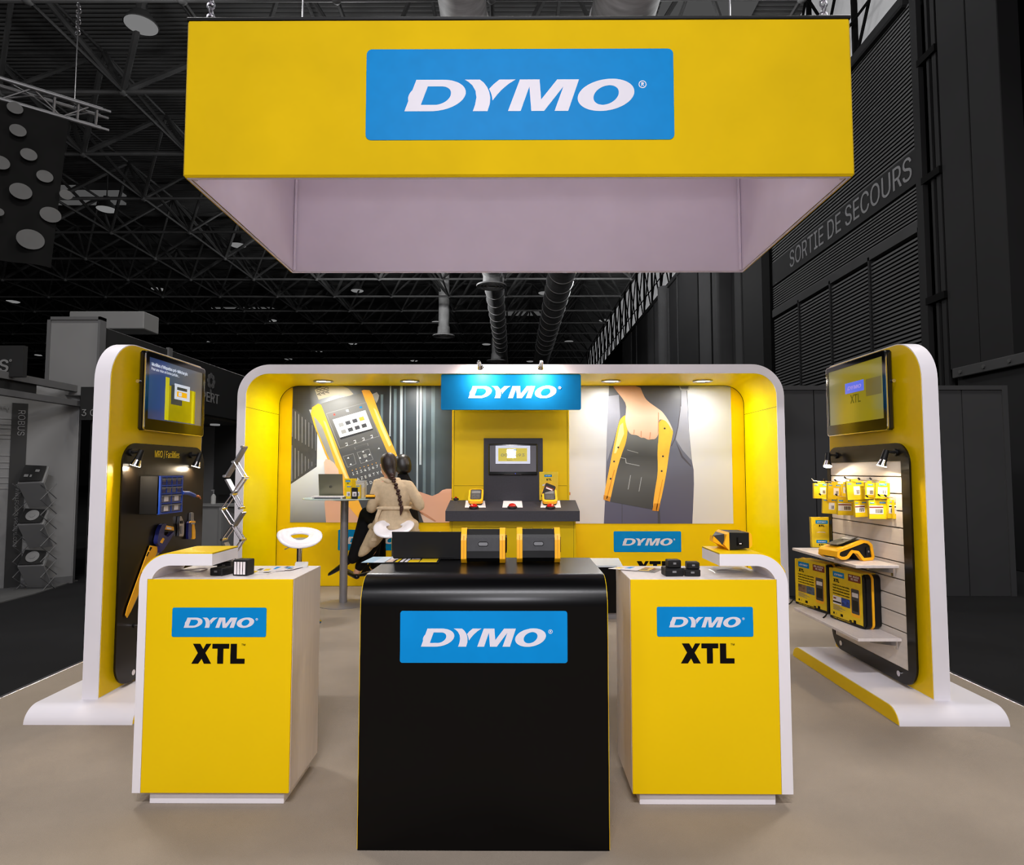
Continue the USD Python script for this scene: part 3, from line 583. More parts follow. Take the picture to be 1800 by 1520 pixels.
for x in (-1.0, 1.05):                                   # unseen strip lamps behind the front fabric, placed to light the lining
    obj('strip_lamp', bx(x - .8, x + .8, BY0 + .05, BY0 + .085, BZ0 + .62, BZ0 + .70, .004), WHT, t)
    rect_light((x, BY0 + .095, BZ0 + .66), (x, BY1, BZ0 + .1), 1.5, .06, 22, (.97, .93, 1.0))
la = P(642.5, 246.5, y=BY0 - .001); lb = P(1183, 82, y=BY0 - .001)
dymo(t, (la[0], BY0 - .0005, la[2]), *XZ, lb[0] - la[0], t=.003)
for x in (BX0 + .1, BX1 - .12):
    for y in (BY0 + .12, BY1 - .12):
        obj('shackle', J(bx(x - .05, x + .05, y - .03, y + .03, BZ1 + .014, BZ1 + .04, .01), T(trimesh.creation.torus(.03, .009, major_sections=14, minor_sections=6), mat4((x, y, BZ1 + .06), rx=1.57))), STEEL, t)
        ch = [T(trimesh.creation.torus(.026, .007, major_sections=10, minor_sections=5), mat4((x, y, BZ1 + .105 + .042 * k), rz=(k % 2) * 1.57, rx=1.57)) for k in range(14)]
        obj('chain', J(*ch, cyl((x, y, BZ1 + .69), (x, y, 10.45), .008, n=6)), STEEL, t)

# ================================================================== the arch at the back
AX0, AX1, AY0, AY1, AZ = -2.96, 2.862, 6.75, 7.85, 2.515
IX0, IX1, IZ, BWY = -2.872, 2.785, 2.417, 7.731
def rounded_top(x0, x1, z1, r):
    return Polygon([(x0, 0)] + [(x0 + r - r * math.cos(a), z1 - r + r * math.sin(a)) for a in np.linspace(0, math.pi / 2, 16)] + [(x1 - r + r * math.sin(a), z1 - r + r * math.cos(a)) for a in np.linspace(0, math.pi / 2, 16)] + [(x1, 0)])
AO, AI = rounded_top(AX0, AX1, AZ, .34), rounded_top(IX0, IX1, IZ, .24)
t = thing('display_arch', 'wide white rimmed arch with glossy yellow lining behind the stand', 'exhibition arch', (-.05, AY0, 0))
XZb = ((1, 0, 0), (0, 0, 1))
def extY(poly, y0, y1): return prism(poly, (0, y1, 0), (1, 0, 0), (0, 0, 1), y1 - y0)
obj('arch_rim', extY(AO.difference(AI), AY0, AY0 + .012), WHT, t)
ring_out = AO.difference(AO.buffer(-.012, join_style=2)); ring_out = ring_out.intersection(sbox(-9, .0, 9, 9))
obj('outer_skin', extY(AO.difference(affinity.translate(AO.buffer(-.02), 0, -.03)), AY0 + .012, AY1), WHT, t)
obj('arch_lining', extY(AO.buffer(-.022).intersection(sbox(-9, .0, 9, 9)).difference(AI), AY0 + .012, BWY), YLIT, t)
obj('back_panel', bx(AX0 + .03, AX1 - .03, BWY, AY1 - .01, 0, AZ - .03), YEL, t)
# joints of the lining
obj('lining_joint', extY(AI.difference(AI.buffer(-.004, join_style=2)).intersection(sbox(-9, .0, 9, 9)), BWY - .012, BWY - .006), INKB, t)
for s, x in ((-1, IX0), (1, IX1)):
    z = 2.06; obj('lining_joint', bx(x, x - s * .002, AY0 + .012, BWY, z, z + .003), INKB, t)
# downlights in the soffit
for k, (px, py) in enumerate(((565, 663), (720, 664.5), (1072, 666.5), (1228, 668))):
    q = P(px, py, z=IZ); q[1] = 7.3; q[0] *= 7.3 / 7.1
    d_ = obj('downlight_ring', lathe([(.085, 0), (.112, 0), (.112, -.012), (.098, -.016), (.085, -.004), (.085, 0)], (q[0], q[1], IZ)), ALU, t)
    obj('downlight_lens', lathe([(.001, -.003), (.085, -.003), (.084, -.0045), (.001, -.0055)], (q[0], q[1], IZ)), DOWNE, d_)
    disk_light((q[0], q[1], IZ - .02), (q[0], q[1], 0), .08, 205, (1, .97, .93), 64)
# stickers on the low wall
for (x0, y1_, x1, y0_), part in (((594, 967, 712, 932), 0), ((1079, 970, 1197, 932), 1)):
    a, b = P(x0, y1_, y=BWY), P(x1, y0_, y=BWY)
    dymo(t, (a[0], BWY - .0005, a[2]), *XZ, b[0] - a[0], t=.002, reg=bool(part))
q = P(1118, 1009, y=BWY); xtl(t, (q[0], BWY - .0005, q[2]), *XZ, .155)
q = P(633, 1009, y=BWY); xtl(t, (q[0], BWY - .0005, q[2]), *XZ, .155)

# ---- wall posters: flat prints on the back wall
def poster(name, label, corners, zoomf, bgmat):
    a, b = P(*corners[0], y=BWY), P(*corners[1], y=BWY)
    t = thing(name, label, 'poster', ((a[0] + b[0]) / 2, BWY, a[2]))
    Y0 = BWY - .004
    obj('print_sheet', bx(a[0], b[0], Y0, BWY, a[2], b[2]), bgmat, t)
    frame = sbox(a[0], a[2], b[0], b[2]); lay = [0]
    def pg(nm, pts, mat, lift=None, smooth=0):
        w = []
        for (x, y) in pts: q = P(*zoomf(x, y), y=BWY); w.append((q[0], q[2]))
        if smooth:
            w = np.array(w)
            for _ in range(smooth): w = np.stack([w * .75 + np.roll(w, -1, 0) * .25, w * .25 + np.roll(w, -1, 0) * .75], 1).reshape(-1, 2)
        p = Polygon(w).buffer(0).intersection(frame)
        if p.is_empty: return
        lay[0] += 1; k = (lay[0] if lift is None else lift) * .0005
        obj(nm, prism(p, (0, Y0 - k + .0006, 0), *XZ, .0008), mat, t)
    return t, pg, lay
PG_BG = grad('poster_corridor_print', 'x', [(-2.75, (46, 46, 50)), (-2.5, (70, 73, 78)), (-2.25, (176, 182, 190)), (-1.9, (80, 84, 90)), (-1.55, (40, 44, 48)), (-1.2, (50, 60, 66)), (-.95, (60, 74, 80)), (-.76, (38, 46, 50))])
z5 = lambda x, y: (480 + x / 6, 600 + y / 6)
t, pg, lay = poster('printed_poster', 'poster of a hand held label printer in a server corridor, left of the tower', ((510, 918), (795, 677)), z5, PG_BG)
P_RACK = M('print_rack_dark', (66, 68, 74), .45, noise=.15, nscale=9); P_RACKL = M('print_rack_light', (124, 128, 138), .45, noise=.1)
P_FLOOR = grad('print_corridor_floor', 'z', [(.75, (118, 120, 122)), (1.1, (190, 196, 206)), (1.5, (226, 234, 244))])
P_GLOW = grad('print_corridor_glow', 'z', [(1.3, (206, 214, 226)), (1.75, (236, 242, 250)), (2.2, (150, 158, 168))])
P_STREAK = M('print_light_streak', (96, 114, 122), .45, noise=.15, nscale=4); P_STREAK2 = M('print_bright_streak', (170, 182, 190), .45, noise=.1)
P_BODY = grad('print_device_body', 'z', [(1.0, (70, 72, 76)), (1.6, (84, 86, 88)), (2.0, (112, 112, 112)), (2.2, (128, 130, 130)), (2.35, (84, 86, 86))])
P_YEL = M('print_amber', (250, 180, 58), .45, noise=.08, nscale=6); P_YELL = M('print_amber_light', (255, 216, 140), .45, noise=.04); P_YELD = M('print_amber_dark', (214, 138, 24), .45, noise=.06)
P_SKIN = grad('print_skin', 'z', [(.75, (226, 176, 148)), (1.1, (216, 164, 138)), (1.35, (240, 206, 188)), (1.6, (250, 232, 222))]); P_SKIND = M('print_skin_shade', (196, 138, 104), .5, noise=.08); P_SKINL = M('print_skin_light', (220, 190, 172), .5, noise=.04)
P_GRY = M('print_grey', (150, 152, 152), .45, noise=.06); P_LBL = M('print_label_cream', (190, 184, 164), .45, noise=.04); P_SCR = M('print_screen_white', (244, 248, 250), .4, noise=.02); P_DK = M('print_dark', (44, 46, 50), .45, noise=.1)
pg('print_floor', [(160, 1520), (460, 1230), (560, 1230), (640, 1500), (620, 1920), (150, 1920)], P_FLOOR)
pg('print_glow', [(380, 720), (560, 700), (640, 1250), (460, 1240), (455, 900)], P_GLOW)
pg('print_rack_wall', [(185, 690), (240, 720), (468, 915), (462, 1320), (165, 1520)], P_RACK)
for k in range(8):
    x = 195 + 36 * k; yt = 705 + (x - 195) * .8; yb = 1500 - (x - 195) * .72
    pg('print_rack_edge', [(x, yt), (x + 13 - k, yt + 9), (x + 13 - k, yt + 300 - k * 8), (x, yt + 300 - k * 8)], P_RACKL, 5)
    pg('print_rack_edge', [(x - 2, yt + 390), (x + 10 - k, yt + 390), (x + 10 - k, yb - 30), (x - 2, yb - 25)], P_RACKL, 5)
for x, w, y0, y1, m in ((1150, 26, 560, 1150, P_STREAK), (1240, 14, 470, 1000, P_STREAK2), (1355, 26, 460, 1900, P_STREAK2), (1395, 10, 460, 1900, P_STREAK), (1525, 18, 460, 1900, P_STREAK2), (1560, 22, 460, 1300, P_STREAK2), (1600, 30, 460, 1900, P_STREAK), (1690, 40, 460, 1900, P_STREAK), (1290, 30, 500, 1700, P_STREAK)):
    pg('print_light_streak', [(x - w / 2, y0), (x + w / 2, y0), (x + w / 2 - 6, y1), (x - w / 2 - 6, y1)], m, 6)
pg('print_hand', [(560, 1900), (545, 1700), (560, 1640), (700, 1640), (870, 1800), (1000, 1920), (560, 1920)], P_SKIN, 8)
pg('print_label_tape', [(442, 510), (560, 470), (640, 460), (720, 465), (800, 500), (850, 555), (760, 600), (700, 560), (600, 580), (483, 616)], P_LBL, 8)
pg('print_device_nub', [(1040, 560), (1095, 535), (1120, 570), (1112, 610), (1092, 652)], P_GRY, 8)
pg('print_device_body', [(480, 665), (700, 596), (940, 545), (1000, 560), (1130, 860), (1300, 1240), (1500, 1700), (1640, 1960), (1000, 1960), (780, 1420), (560, 880)], P_BODY, 9)
pg('print_bumper', [(400, 760), (415, 695), (480, 655), (510, 670), (560, 800), (680, 1110), (790, 1400), (980, 1860), (900, 1860), (800, 1740), (560, 1200), (440, 900)], P_YEL, 10)
pg('print_bumper_inset', [(430, 790), (470, 830), (520, 900), (600, 1110), (660, 1290), (640, 1320), (570, 1180), (470, 940)], P_GRY, 11)
pg('print_bumper_light', [(530, 830), (556, 850), (700, 1220), (830, 1530), (800, 1530), (640, 1150)], P_YELL, 12)
pg('print_bumper', [(935, 520), (960, 510), (1020, 515), (1050, 560), (1130, 780), (1280, 1130), (1345, 1290), (1270, 1290), (1195, 1140), (1000, 690)], P_YEL, 10)
pg('print_bumper_light', [(1060, 700), (1085, 720), (1250, 1090), (1225, 1110), (1140, 920)], P_YELL, 12)
pg('print_keypad', [(560, 760), (985, 640), (1125, 1000), (705, 1130)], P_GRY, 11); pg('print_keypad', [(566, 764), (982, 646), (1119, 996), (709, 1124)], P_BODY, 12)
pg('print_screen', [(630, 825), (975, 725), (1050, 918), (708, 1015)], P_SCR, 13)
pg('print_screen_bar', [(708, 1015), (1050, 918), (1056, 932), (716, 1036)], P_DK, 13)
for r in range(2):
    for c in range(4):
        x, y = 690 + 72 * c + r * 26, 868 - 21 * c + r * 72
        pg('print_icon', [(x, y), (x + 48, y - 14), (x + 62, y + 22), (x + 14, y + 36)], (P_YEL if (r, c) == (0, 3) else P_GRY if c < 1 else P_RACK), 14)
pg('print_power_mark', [(636, 765), (655, 760), (662, 778), (643, 784)], M('print_red', (200, 70, 60)), 13); pg('print_home_mark', [(768, 722), (795, 716), (803, 740), (778, 746)], P_SCR, 13); pg('print_print_mark', [(912, 690), (938, 684), (944, 700), (918, 706)], BLUE, 13)
for c in range(4):
    x, y = 762 + 88 * c, 1072 - 27 * c
    for dx, dy, w, h in ((0, 0, 24, 6), (20, 4, 6, 22), (6, 24, 24, 6)): pg('print_soft_key', [(x + dx, y + dy), (x + dx + w, y + dy - w * .25), (x + dx + w + 2, y + dy + h - w * .25), (x + dx + 2, y + dy + h)], P_SCR, 13)
for q, w in (([(885, 1170), (1015, 1132), (1060, 1245), (928, 1290)], 5), ([(858, 1115), (1000, 1072), (1008, 1100), (870, 1145)], 4), ([(738, 1212), (850, 1180), (880, 1290), (790, 1330)], 4)):
    q = np.array(q, float); c = q.mean(0); pg('print_key_outline', q, P_GRY, 11); pg('print_key_outline', c + (q - c) * .93, P_BODY, 12)
for x, y in ((952, 1162), (920, 1228), (1020, 1192), (988, 1256), (795, 1228), (822, 1295), (1118, 1128)): pg('print_key_mark', [(x - 12, y + 8), (x, y - 12), (x + 12, y + 6)], P_SCR, 13)
pg('print_ok_key', [(948, 1195), (985, 1184), (996, 1218), (960, 1230)], P_GRY, 13)
ang = math.radians(15)
uu, vv2 = (math.cos(ang), 0, math.sin(ang)), (-math.sin(ang), 0, math.cos(ang))
for s, x, y, h in (('1234567', 838, 1412, .034), ('AZERTYU', 888, 1470, .034), ('QSDFG', 940, 1530, .034)):
    for k, ch in enumerate(s):
        q = P(*z5(x + 42 * k, y - 13 * k), y=BWY); obj('print_key_letter', text(ch, h, (q[0], BWY - .011, q[2]), uu, vv2, .0006), P_SCR, t)
    if s[0] == '1':
        for k in range(7): pg('print_key_mark', [(x + 42 * k - 8, y - 13 * k - 52), (x + 42 * k, y - 13 * k - 60), (x + 42 * k + 4, y - 13 * k - 46)], P_YEL, 13)
a2 = math.radians(100); u3, v3 = (math.cos(a2), 0, math.sin(a2)), (-math.sin(a2), 0, math.cos(a2))
for k in range(3): q = P(*z5(512 + 42 * k, 572 - 12 * k), y=BWY); obj('print_label_text', text('A01', .048, (q[0], BWY - .0095, q[2]), u3, v3, .0006), P_DK, t)
pg('print_thumb', [(540, 1275), (560, 1240), (600, 1248), (645, 1280), (690, 1350), (700, 1420), (700, 1640), (560, 1640), (548, 1400)], P_SKINL, 14)
z49 = lambda x, y: (480 + x / 4.903, 770 + y / 4.903)
z45 = lambda x, y: z5((700 + x / 4.5 - 480) * 6, (600 + y / 4.5 - 600) * 6)
for nm, pts, m, l in (('print_palm', [(100, 1190), (160, 1185), (270, 1222), (320, 1200), (350, 1175), (385, 1165), (425, 1165), (425, 1440), (210, 1440), (190, 1400), (170, 1340), (100, 1300)], P_SKIN, 14), ('print_finger_line', [(168, 1338), (230, 1370), (300, 1418), (292, 1428), (215, 1382), (172, 1356)], P_SKIND, 15), ('print_finger', [(170, 1345), (215, 1385), (300, 1430), (300, 1440), (205, 1440)], P_SKINL, 15)):
    pg(nm, [((700 + x / 4.5 - 480) * 6, y / 4.5 * 6) for x, y in pts], m, l)

PG2 = grad('poster_white_print', 'z', [(.74, (212, 207, 206)), (1.3, (208, 206, 208)), (1.9, (190, 192, 198)), (2.43, (190, 192, 198))])
z4 = lambda x, y: (980 + x / 4.09, 640 + y / 4.09)
t, pg, lay = poster('printed_poster', 'poster of a hand carrying a label printer past grey trousers, right of the tower', ((1001, 920), (1284, 678)), z4, PG2)
P_TR = grad('print_trousers', 'z', [(.74, (88, 86, 108)), (1.3, (90, 90, 106)), (1.8, (104, 108, 124)), (2.43, (74, 74, 76))]); P_TR2 = M('print_trouser_fold', (140, 142, 154), .45, noise=.06); P_TRD = M('print_trouser_seam', (70, 68, 76), .45)
P_BD = grad('print_case_body', 'z', [(.95, (66, 66, 66)), (1.3, (88, 88, 86)), (1.55, (62, 62, 60)), (1.8, (104, 106, 106))]); P_HAND = grad('print_hand_skin', 'z', [(1.72, (206, 160, 128)), (1.85, (222, 184, 158)), (2.05, (226, 196, 174)), (2.2, (214, 176, 148)), (2.43, (178, 126, 88))])
pg('print_trousers', [(370, 150), (930, 150), (938, 300), (945, 480), (965, 690), (978, 760), (980, 860), (975, 1000), (968, 1155), (332, 1155), (345, 900), (352, 600), (365, 300)], P_TR, 1)
for q in ([(365, 230), (440, 220), (450, 380), (400, 560), (356, 700), (352, 560)], [(880, 300), (935, 330), (945, 500), (962, 690), (900, 620), (850, 540), (870, 440)]): pg('print_fold', q, P_TR2, 2)
for q in ([(884, 160), (890, 162), (884, 330), (868, 450), (845, 540), (820, 590), (816, 585), (840, 535), (862, 450), (878, 330)], [(720, 930), (728, 930), (740, 1150), (720, 1150)], [(462, 700), (466, 700), (466, 1150), (462, 1150)], [(845, 545), (900, 660), (962, 730), (960, 740), (890, 670)]): pg('print_seam', q, P_TRD, 3)
pg('print_strap', [(890, 190), (925, 190), (936, 330), (935, 480), (880, 490), (890, 330)], P_TR2, 3)
for q in ([(872, 155), (945, 155), (948, 182), (928, 190), (884, 188)],): pg('print_buckle', q, P_GRY, 4); pg('print_buckle', [(882, 160), (938, 160), (938, 178), (924, 182), (890, 180)], P_TR, 5)
pg('print_case_body', [(470, 470), (740, 520), (730, 800), (692, 1046), (380, 988), (410, 800), (460, 640)], P_BD, 4)
pg('print_bumper', [(440, 410), (465, 380), (495, 360), (505, 480), (490, 570), (470, 620), (430, 740), (395, 900), (376, 988), (330, 972), (345, 880), (370, 760), (400, 600)], P_YEL, 6, smooth=2)
pg('print_bumper', [(722, 400), (790, 400), (832, 470), (825, 520), (806, 600), (780, 800), (726, 1056), (680, 1052), (700, 900), (722, 780), (716, 620), (728, 520)], P_YEL, 6, smooth=2)
pg('print_bumper_light', [(447, 440), (470, 420), (478, 500), (420, 640), (405, 640)], P_YELL, 7)
for q in ([(332, 940), (382, 955), (376, 988), (330, 972)], [(692, 1000), (738, 1000), (726, 1056), (680, 1052)]): pg('print_bumper_foot', q, P_YELD, 7)
for q in ([(405, 760), (412, 762), (356, 968), (350, 966)], [(752, 830), (757, 830), (712, 1050), (706, 1050)]): pg('print_bumper_rib', q, P_YELD, 7)
for x, y in ((436, 598), (406, 699), (381, 823), (769, 462), (757, 662), (748, 768)): pg('print_screw', [(x + 7 * math.cos(a), y + 7 * math.sin(a)) for a in np.arange(10) * .6283], P_DK, 8)
for q in ([(522, 797), (528, 797), (510, 900), (504, 900)], [(600, 812), (606, 812), (588, 914), (582, 914)], [(500, 614), (580, 636), (580, 640), (500, 618)], [(446, 668), (490, 676), (496, 708), (590, 728), (588, 732), (490, 712), (486, 680), (446, 672)]): pg('print_case_line', q, P_GRY, 5)
pg('print_case_shine', [(520, 500), (600, 520), (560, 600), (600, 700), (500, 690), (470, 640)], P_GRY, 5) if False else None
pg('print_arm', [(392, 150), (588, 150), (620, 230), (645, 265), (720, 318), (748, 338), (770, 365), (800, 410), (828, 470), (826, 484), (790, 420), (760, 398), (724, 400), (728, 470), (722, 512), (700, 540), (672, 540), (650, 545), (622, 528), (598, 530), (575, 512), (548, 508), (524, 505), (500, 470), (484, 400), (490, 350), (494, 290), (462, 240), (420, 190)], P_HAND, 9, smooth=1)
for q in ([(598, 480), (604, 480), (602, 525), (596, 528)], [(664, 488), (670, 490), (664, 540), (658, 538)], [(548, 470), (553, 472), (550, 505), (545, 502)], [(722, 345), (728, 350), (726, 480), (720, 505)]): pg('print_finger_line', q, P_SKIND, 10)

# ---- blue header sign and its two spotlights
a, b = P(775, 720, y=6.80), P(1021, 656, y=6.80)
zt_ = IZ - .001
t = thing('header_sign', 'blue header sign with white slanted lettering at the top of the arch', 'sign', ((a[0] + b[0]) / 2, 6.8, a[2]))
obj('sign_panel', prism(rrect(a[0], b[0], a[2], zt_, .018), (0, 6.84, 0), *XZ, .04), BLUE2, t)
la, lb = P(823, 700, y=6.8), P(972, 678, y=6.8)
hh = (lb[2] - la[2]) / ((585 - 413) / 495); w = hh * LRATIO
dymo(t, (la[0] - (330 - 127) / 495 * hh, 6.7995, la[2] - (740 - 585) / 495 * hh), *XZ, w, plate=False, t=.004)
def rim_spot(px, label):
    q = P(px, 648, y=6.58); top = np.array([q[0], 6.75, 2.49])
    t = thing('arch_spotlight', label, 'spotlight', tuple(top))
    obj('bracket', J(bx(top[0] - .02, top[0] + .02, 6.735, 6.75, 2.45, 2.51, .003), tube([(top[0], 6.74, 2.497), (top[0], 6.66, 2.5), (q[0], 6.53, q[2] + .045)], .008, 8)), ALU, t)
    dr = np.array([.06 if px < 900 else -.03, .27, -.235]); dr /= np.linalg.norm(dr); h0 = np.array([q[0], 6.53, q[2] + .045])
    obj('lamp_head', J(cyl(h0 - dr * .03, h0 + dr * .02, .02, .022, 16), cyl(h0 + dr * .02, h0 + dr * .06, .022, .034, 16)), CHROME, t)
    obj('bulb', cyl(h0 + dr * .058, h0 + dr * .063, .03, n=16), SPOTE, t)
    disk_light(h0 + dr * .075, h0 + dr, .02, 1700, (1, .8, .68), 16)
rim_spot(843, 'left of two small spotlights on the arch rim above the blue header'); rim_spot(951, 'right of two small spotlights on the arch rim above the blue header')

# ---- the demo tower with its sloping counter
t = thing('demo_tower', 'yellow tower with charcoal backboard and sloping black shelf in the arch', 'display tower', (-.03, 7.4, 0))
TY = 7.4
a, b = P(795, 880, y=TY), P(1000, 720, y=TY)
obj('tower_panel', bx(a[0], b[0], TY, BWY - .001, .95, IZ - .002, .002), YEL, t)
a2, b2 = P(790, 920, y=7.0), P(1012, 920, y=7.0)
obj('tower_base', bx(a2[0], b2[0], 7.0, BWY - .001, 0, .86, .002), YEL, t)
jl = []
for px in (798, 997.5): q = P(px, 800, y=TY); jl.append(bx(q[0], q[0] + .002, TY - .0012, TY, 1.05, 2.1))
for (x0, x1, py) in ((798, 850, 853.5), (980, 997, 853.5)): q, r = P(x0, py, y=TY), P(x1, py, y=TY); jl.append(bx(q[0], r[0], TY - .0012, TY, q[2], q[2] + .0025))
q, r = P(812, 927, y=7.0), P(936, 940, y=7.0)
jl += [bx(q[0], r[0], 6.9988, 7.0, q[2], q[2] + .0025), bx(q[0], q[0] + .0025, 6.9988, 7.0, .3, q[2]), bx(r[0], r[0] + .0025, 6.9988, 7.0, .3, q[2])]
for px in (794, 1008): q = P(px, 930, y=7.0); jl.append(bx(q[0], q[0] + .0025, 6.9988, 7.0, .2, .83))
obj('panel_joint', J(*jl), INKB, t)
DF, DB = 6.86, TY
fl, fr, bl, br = P(783, 898, y=DF), P(1019, 898, y=DF), P(791.5, 879, y=DB - .002), P(1011.5, 879, y=DB - .002)
zbot = P(783, 916, y=DF)[2]
obj('sloping_shelf', hull([fl, fr, bl, br, (fl[0], DF, zbot), (fr[0], DF, zbot), (bl[0], DB - .002, zbot), (br[0], DB - .002, zbot)]), CHAR, t, smooth=False)
a, b = P(850, 879, y=TY - .04), P(954, 770, y=TY - .04)
obj('backboard', bx(a[0], b[0], TY - .04, TY, a[2] - .02, b[2], .003), CHAR, t)
obj('door_latch', bx(P(1001, 868, y=TY)[0], P(1001, 868, y=TY)[0] + .012, TY + .02, TY + .05, P(0, 870, y=TY)[2], P(0, 865, y=TY)[2]), COPPER, t)
def shelfpt(px, py):                                     # sight line onto the sloping shelf
    n = np.cross(fr - fl, bl - fl); ray = RT * (px - 900) / F + UP * (760 - py) / F + FW
    return EYE + ray * (((fl - EYE) @ n) / (ray @ n))
SU = np.array([1.0, 0, 0]); SV = (bl - fl) * [0, 1, 1]; SV /= np.linalg.norm(SV); SN = np.cross(SU, SV)
# monitor in the backboard
MY = TY - .04
a, b = P(859, 834, y=MY - .035), P(944.5, 780, y=MY - .035)
t = thing('monitor', 'black desk monitor showing a stopwatch card, on the charcoal backboard', 'monitor', ((a[0] + b[0]) / 2, MY, a[2]))
obj('casing', bx(a[0], b[0], MY - .035, MY, a[2], b[2], .006), GLOSSB, t)
s0, s1 = P(861, 829, y=MY - .036), P(942.5, 783, y=MY - .036)
SCRG = M('reflective_grey_screen', (92, 90, 96), .012, noise=.1, nscale=3, emit=.3, spec=.7)  # grey reflection put into the screen colour
obj('screen', bx(s0[0], s1[0], MY - .0365, MY - .034, s0[2], s1[2]), SCRG, t)
CARDW, CARDY = M('screen_card_white', (206, 210, 226), .012, noise=.02, emit=.45, spec=.7), M('screen_card_yellow', (206, 190, 84), .012, noise=.03, emit=.35, spec=.7)
c0, c1 = P(871, 815, y=MY - .037), P(932, 783, y=MY - .037)
obj('screen_card', bx(c0[0], c1[0], MY - .0372, MY - .036, c0[2], c1[2]), CARDW, t)
c0, c1 = P(876, 810.5, y=MY - .037), P(926.5, 787.5, y=MY - .037)
obj('screen_card', bx(c0[0], c1[0], MY - .0378, MY - .037, c0[2], c1[2]), CARDY, t)
q = P(880, 802, y=MY - .038); obj('screen_digits', text('00:03:93', .031, q, *XZ, .0006, width=.27), MGREY, t)
q = P(891, 809, y=MY - .038); obj('screen_caption', text('Rejouer ici', .009, q, *XZ, .0006), DGREY, t)
q = P(903, 791.5, y=MY - .0378); dymo(t, q, *XZ, .033, reg=False, t=.0006)
q = P(906, 832.2, y=MY - .036); obj('power_led', bx(q[0] - .005, q[0] + .005, MY - .0365, MY - .034, q[2] - .003, q[2] + .003), Glow('blue_led', (90, 100, 255), 1.0), t)

# ---- hand-held label printers: local frame, lying on the back, keys up; x = width, y = length (top at +y)
def handheld(t, w=.145, l=.26, hgt=.06, screen=True):
    g = lambda z0, z1, i: prism(rrect(-w / 2 + i, w / 2 - i, -l / 2 + i, l / 2 - i, .035), (0, 0, z0), (1, 0, 0), (0, 1, 0), z1 - z0)
    obj('body', J(g(0, hgt * .5, .006), g(hgt * .62, hgt * .97, .012)), BLKM, t, world=False)
    obj('bumper', J(g(hgt * .42, hgt * .66, 0), prism(rrect(-w / 2, w / 2, -l / 2, l / 2, .035).difference(rrect(-w / 2 + .02, w / 2 - .02, -l / 2 + .035, l / 2 - .012, .02)), (0, 0, hgt * .66), (1, 0, 0), (0, 1, 0), hgt * .34)), YBUMP, t, world=False)
    obj('keypad', prism(rrect(-w / 2 + .024, w / 2 - .024, -l / 2 + .04, l / 2 - .016, .008), (0, 0, hgt * .97), (1, 0, 0), (0, 1, 0), .003), DGREY, t, world=False)
    obj('display', prism(sbox(-w / 2 + .034, l / 2 - .09, w / 2 - .034, l / 2 - .038), (0, 0, hgt * .97 + .003), (1, 0, 0), (0, 1, 0), .002), MGREY, t, world=False)
    ks = [prism(rrect(x - .0042, x + .0042, y - .0042, y + .0042, .001, 2), (0, 0, hgt * .97 + .003), (1, 0, 0), (0, 1, 0), .0025) for y in (-.07, -.052, -.034, -.016, .002) for x in np.linspace(-.036, .036, 6)]
    obj('keys', J(*ks), MGREY, t, world=False, kind='stuff', smooth=False)
def slopem(p, rz=0.0, tilt=0.0):
    m = np.eye(4); c, s = math.cos(rz), math.sin(rz); u = SU * c + SV * s; v_ = -SU * s + SV * c
    ct, st = math.cos(tilt), math.sin(tilt); v2, n2 = v_ * ct + SN * st, SN * ct - v_ * st
    m[:3, 0], m[:3, 1], m[:3, 2], m[:3, 3] = u, v2, n2, p; return m
for k, (x0, y0, x1, y1) in enumerate(((817, 893, 854, 880), (883, 893, 919, 880), (950, 893, 986, 880))):
    a, b, c, d_ = shelfpt(x0, y0 - 1), shelfpt(x1, y0 - 1), shelfpt(x1 - 2, y1), shelfpt(x0 + 2, y1)
    t = solo('paper_sheet', hull([q + SN * h_ for q in (a, b, c, d_) for h_ in (.0004, .002)]), PAPER, 'white instruction sheet %s on the sloping black shelf' % ('under the left yellow printer', 'in the middle', 'under the right yellow printer')[k], 'paper', 'instruction sheets on the sloping shelf', smooth=False)
q = shelfpt(836, 887.5) + SN * .012
hp = thing('handheld_printer', 'yellow label printer lying at the left of the sloping black shelf', 'label printer', group='label printers on the sloping shelf', m=slopem(q + SV * .09 + SN * .035, 0, .45))
handheld(hp, .165, .23)
q = shelfpt(966.5, 888) + SN * .012
dup(hp, 'yellow label printer at the right of the sloping shelf, below the info card', slopem(q + SV * .09 + SN * .035, 0, .45))
for pp, lab in (((836, 888), 'left'), ((967, 888), 'right')):
    q = shelfpt(*pp) + SN * .002
    t = thing('printer_rest', 'black wedge rest under the %s printer of the sloping shelf' % lab, 'stand', tuple(q))
    obj('wedge', hull([q + SU * sx + v_ for sx in (-.05, .05) for v_ in (SV * .02, SV * .19, SV * .19 + SN * .085, SV * .02 + SN * .012)]), BLKM, t, smooth=False)
bz = None
for k, (px, py) in enumerate(((832.5, 894.5), (900.5, 894), (968, 894.5), (801.5, 878.5))):
    q = shelfpt(px, py) + SN * .0015; lab = ('red dome buzzer in front of the left printer', 'red dome buzzer in front of the middle sheet', 'red dome buzzer in front of the right printer', 'red dome buzzer alone at the left end of the sloping shelf')[k]
    if bz is None:
        bz = thing('buzzer', lab, 'buzzer', group='red buzzers on the sloping shelf', m=slopem(q + SV * .03))
        obj('base', lathe([(.001, 0), (.05, 0), (.055, .006), (.05, .02), (.04, .024), (.001, .024)]), BLKM, bz, world=False)
        obj('dome', lathe([(.042, .022), (.04, .034), (.03, .044), (.016, .05), (.001, .052)]), RED, bz, world=False)
    else: dup(bz, lab, slopem(q + SV * .03))
a, b = P(948, 879, y=7.33), P(981, 829, y=7.33)
t = thing('info_card', 'yellow folded card with small blue logo, leaning beside the charcoal backboard', 'card', ((a[0] + b[0]) / 2, 7.33, a[2]))
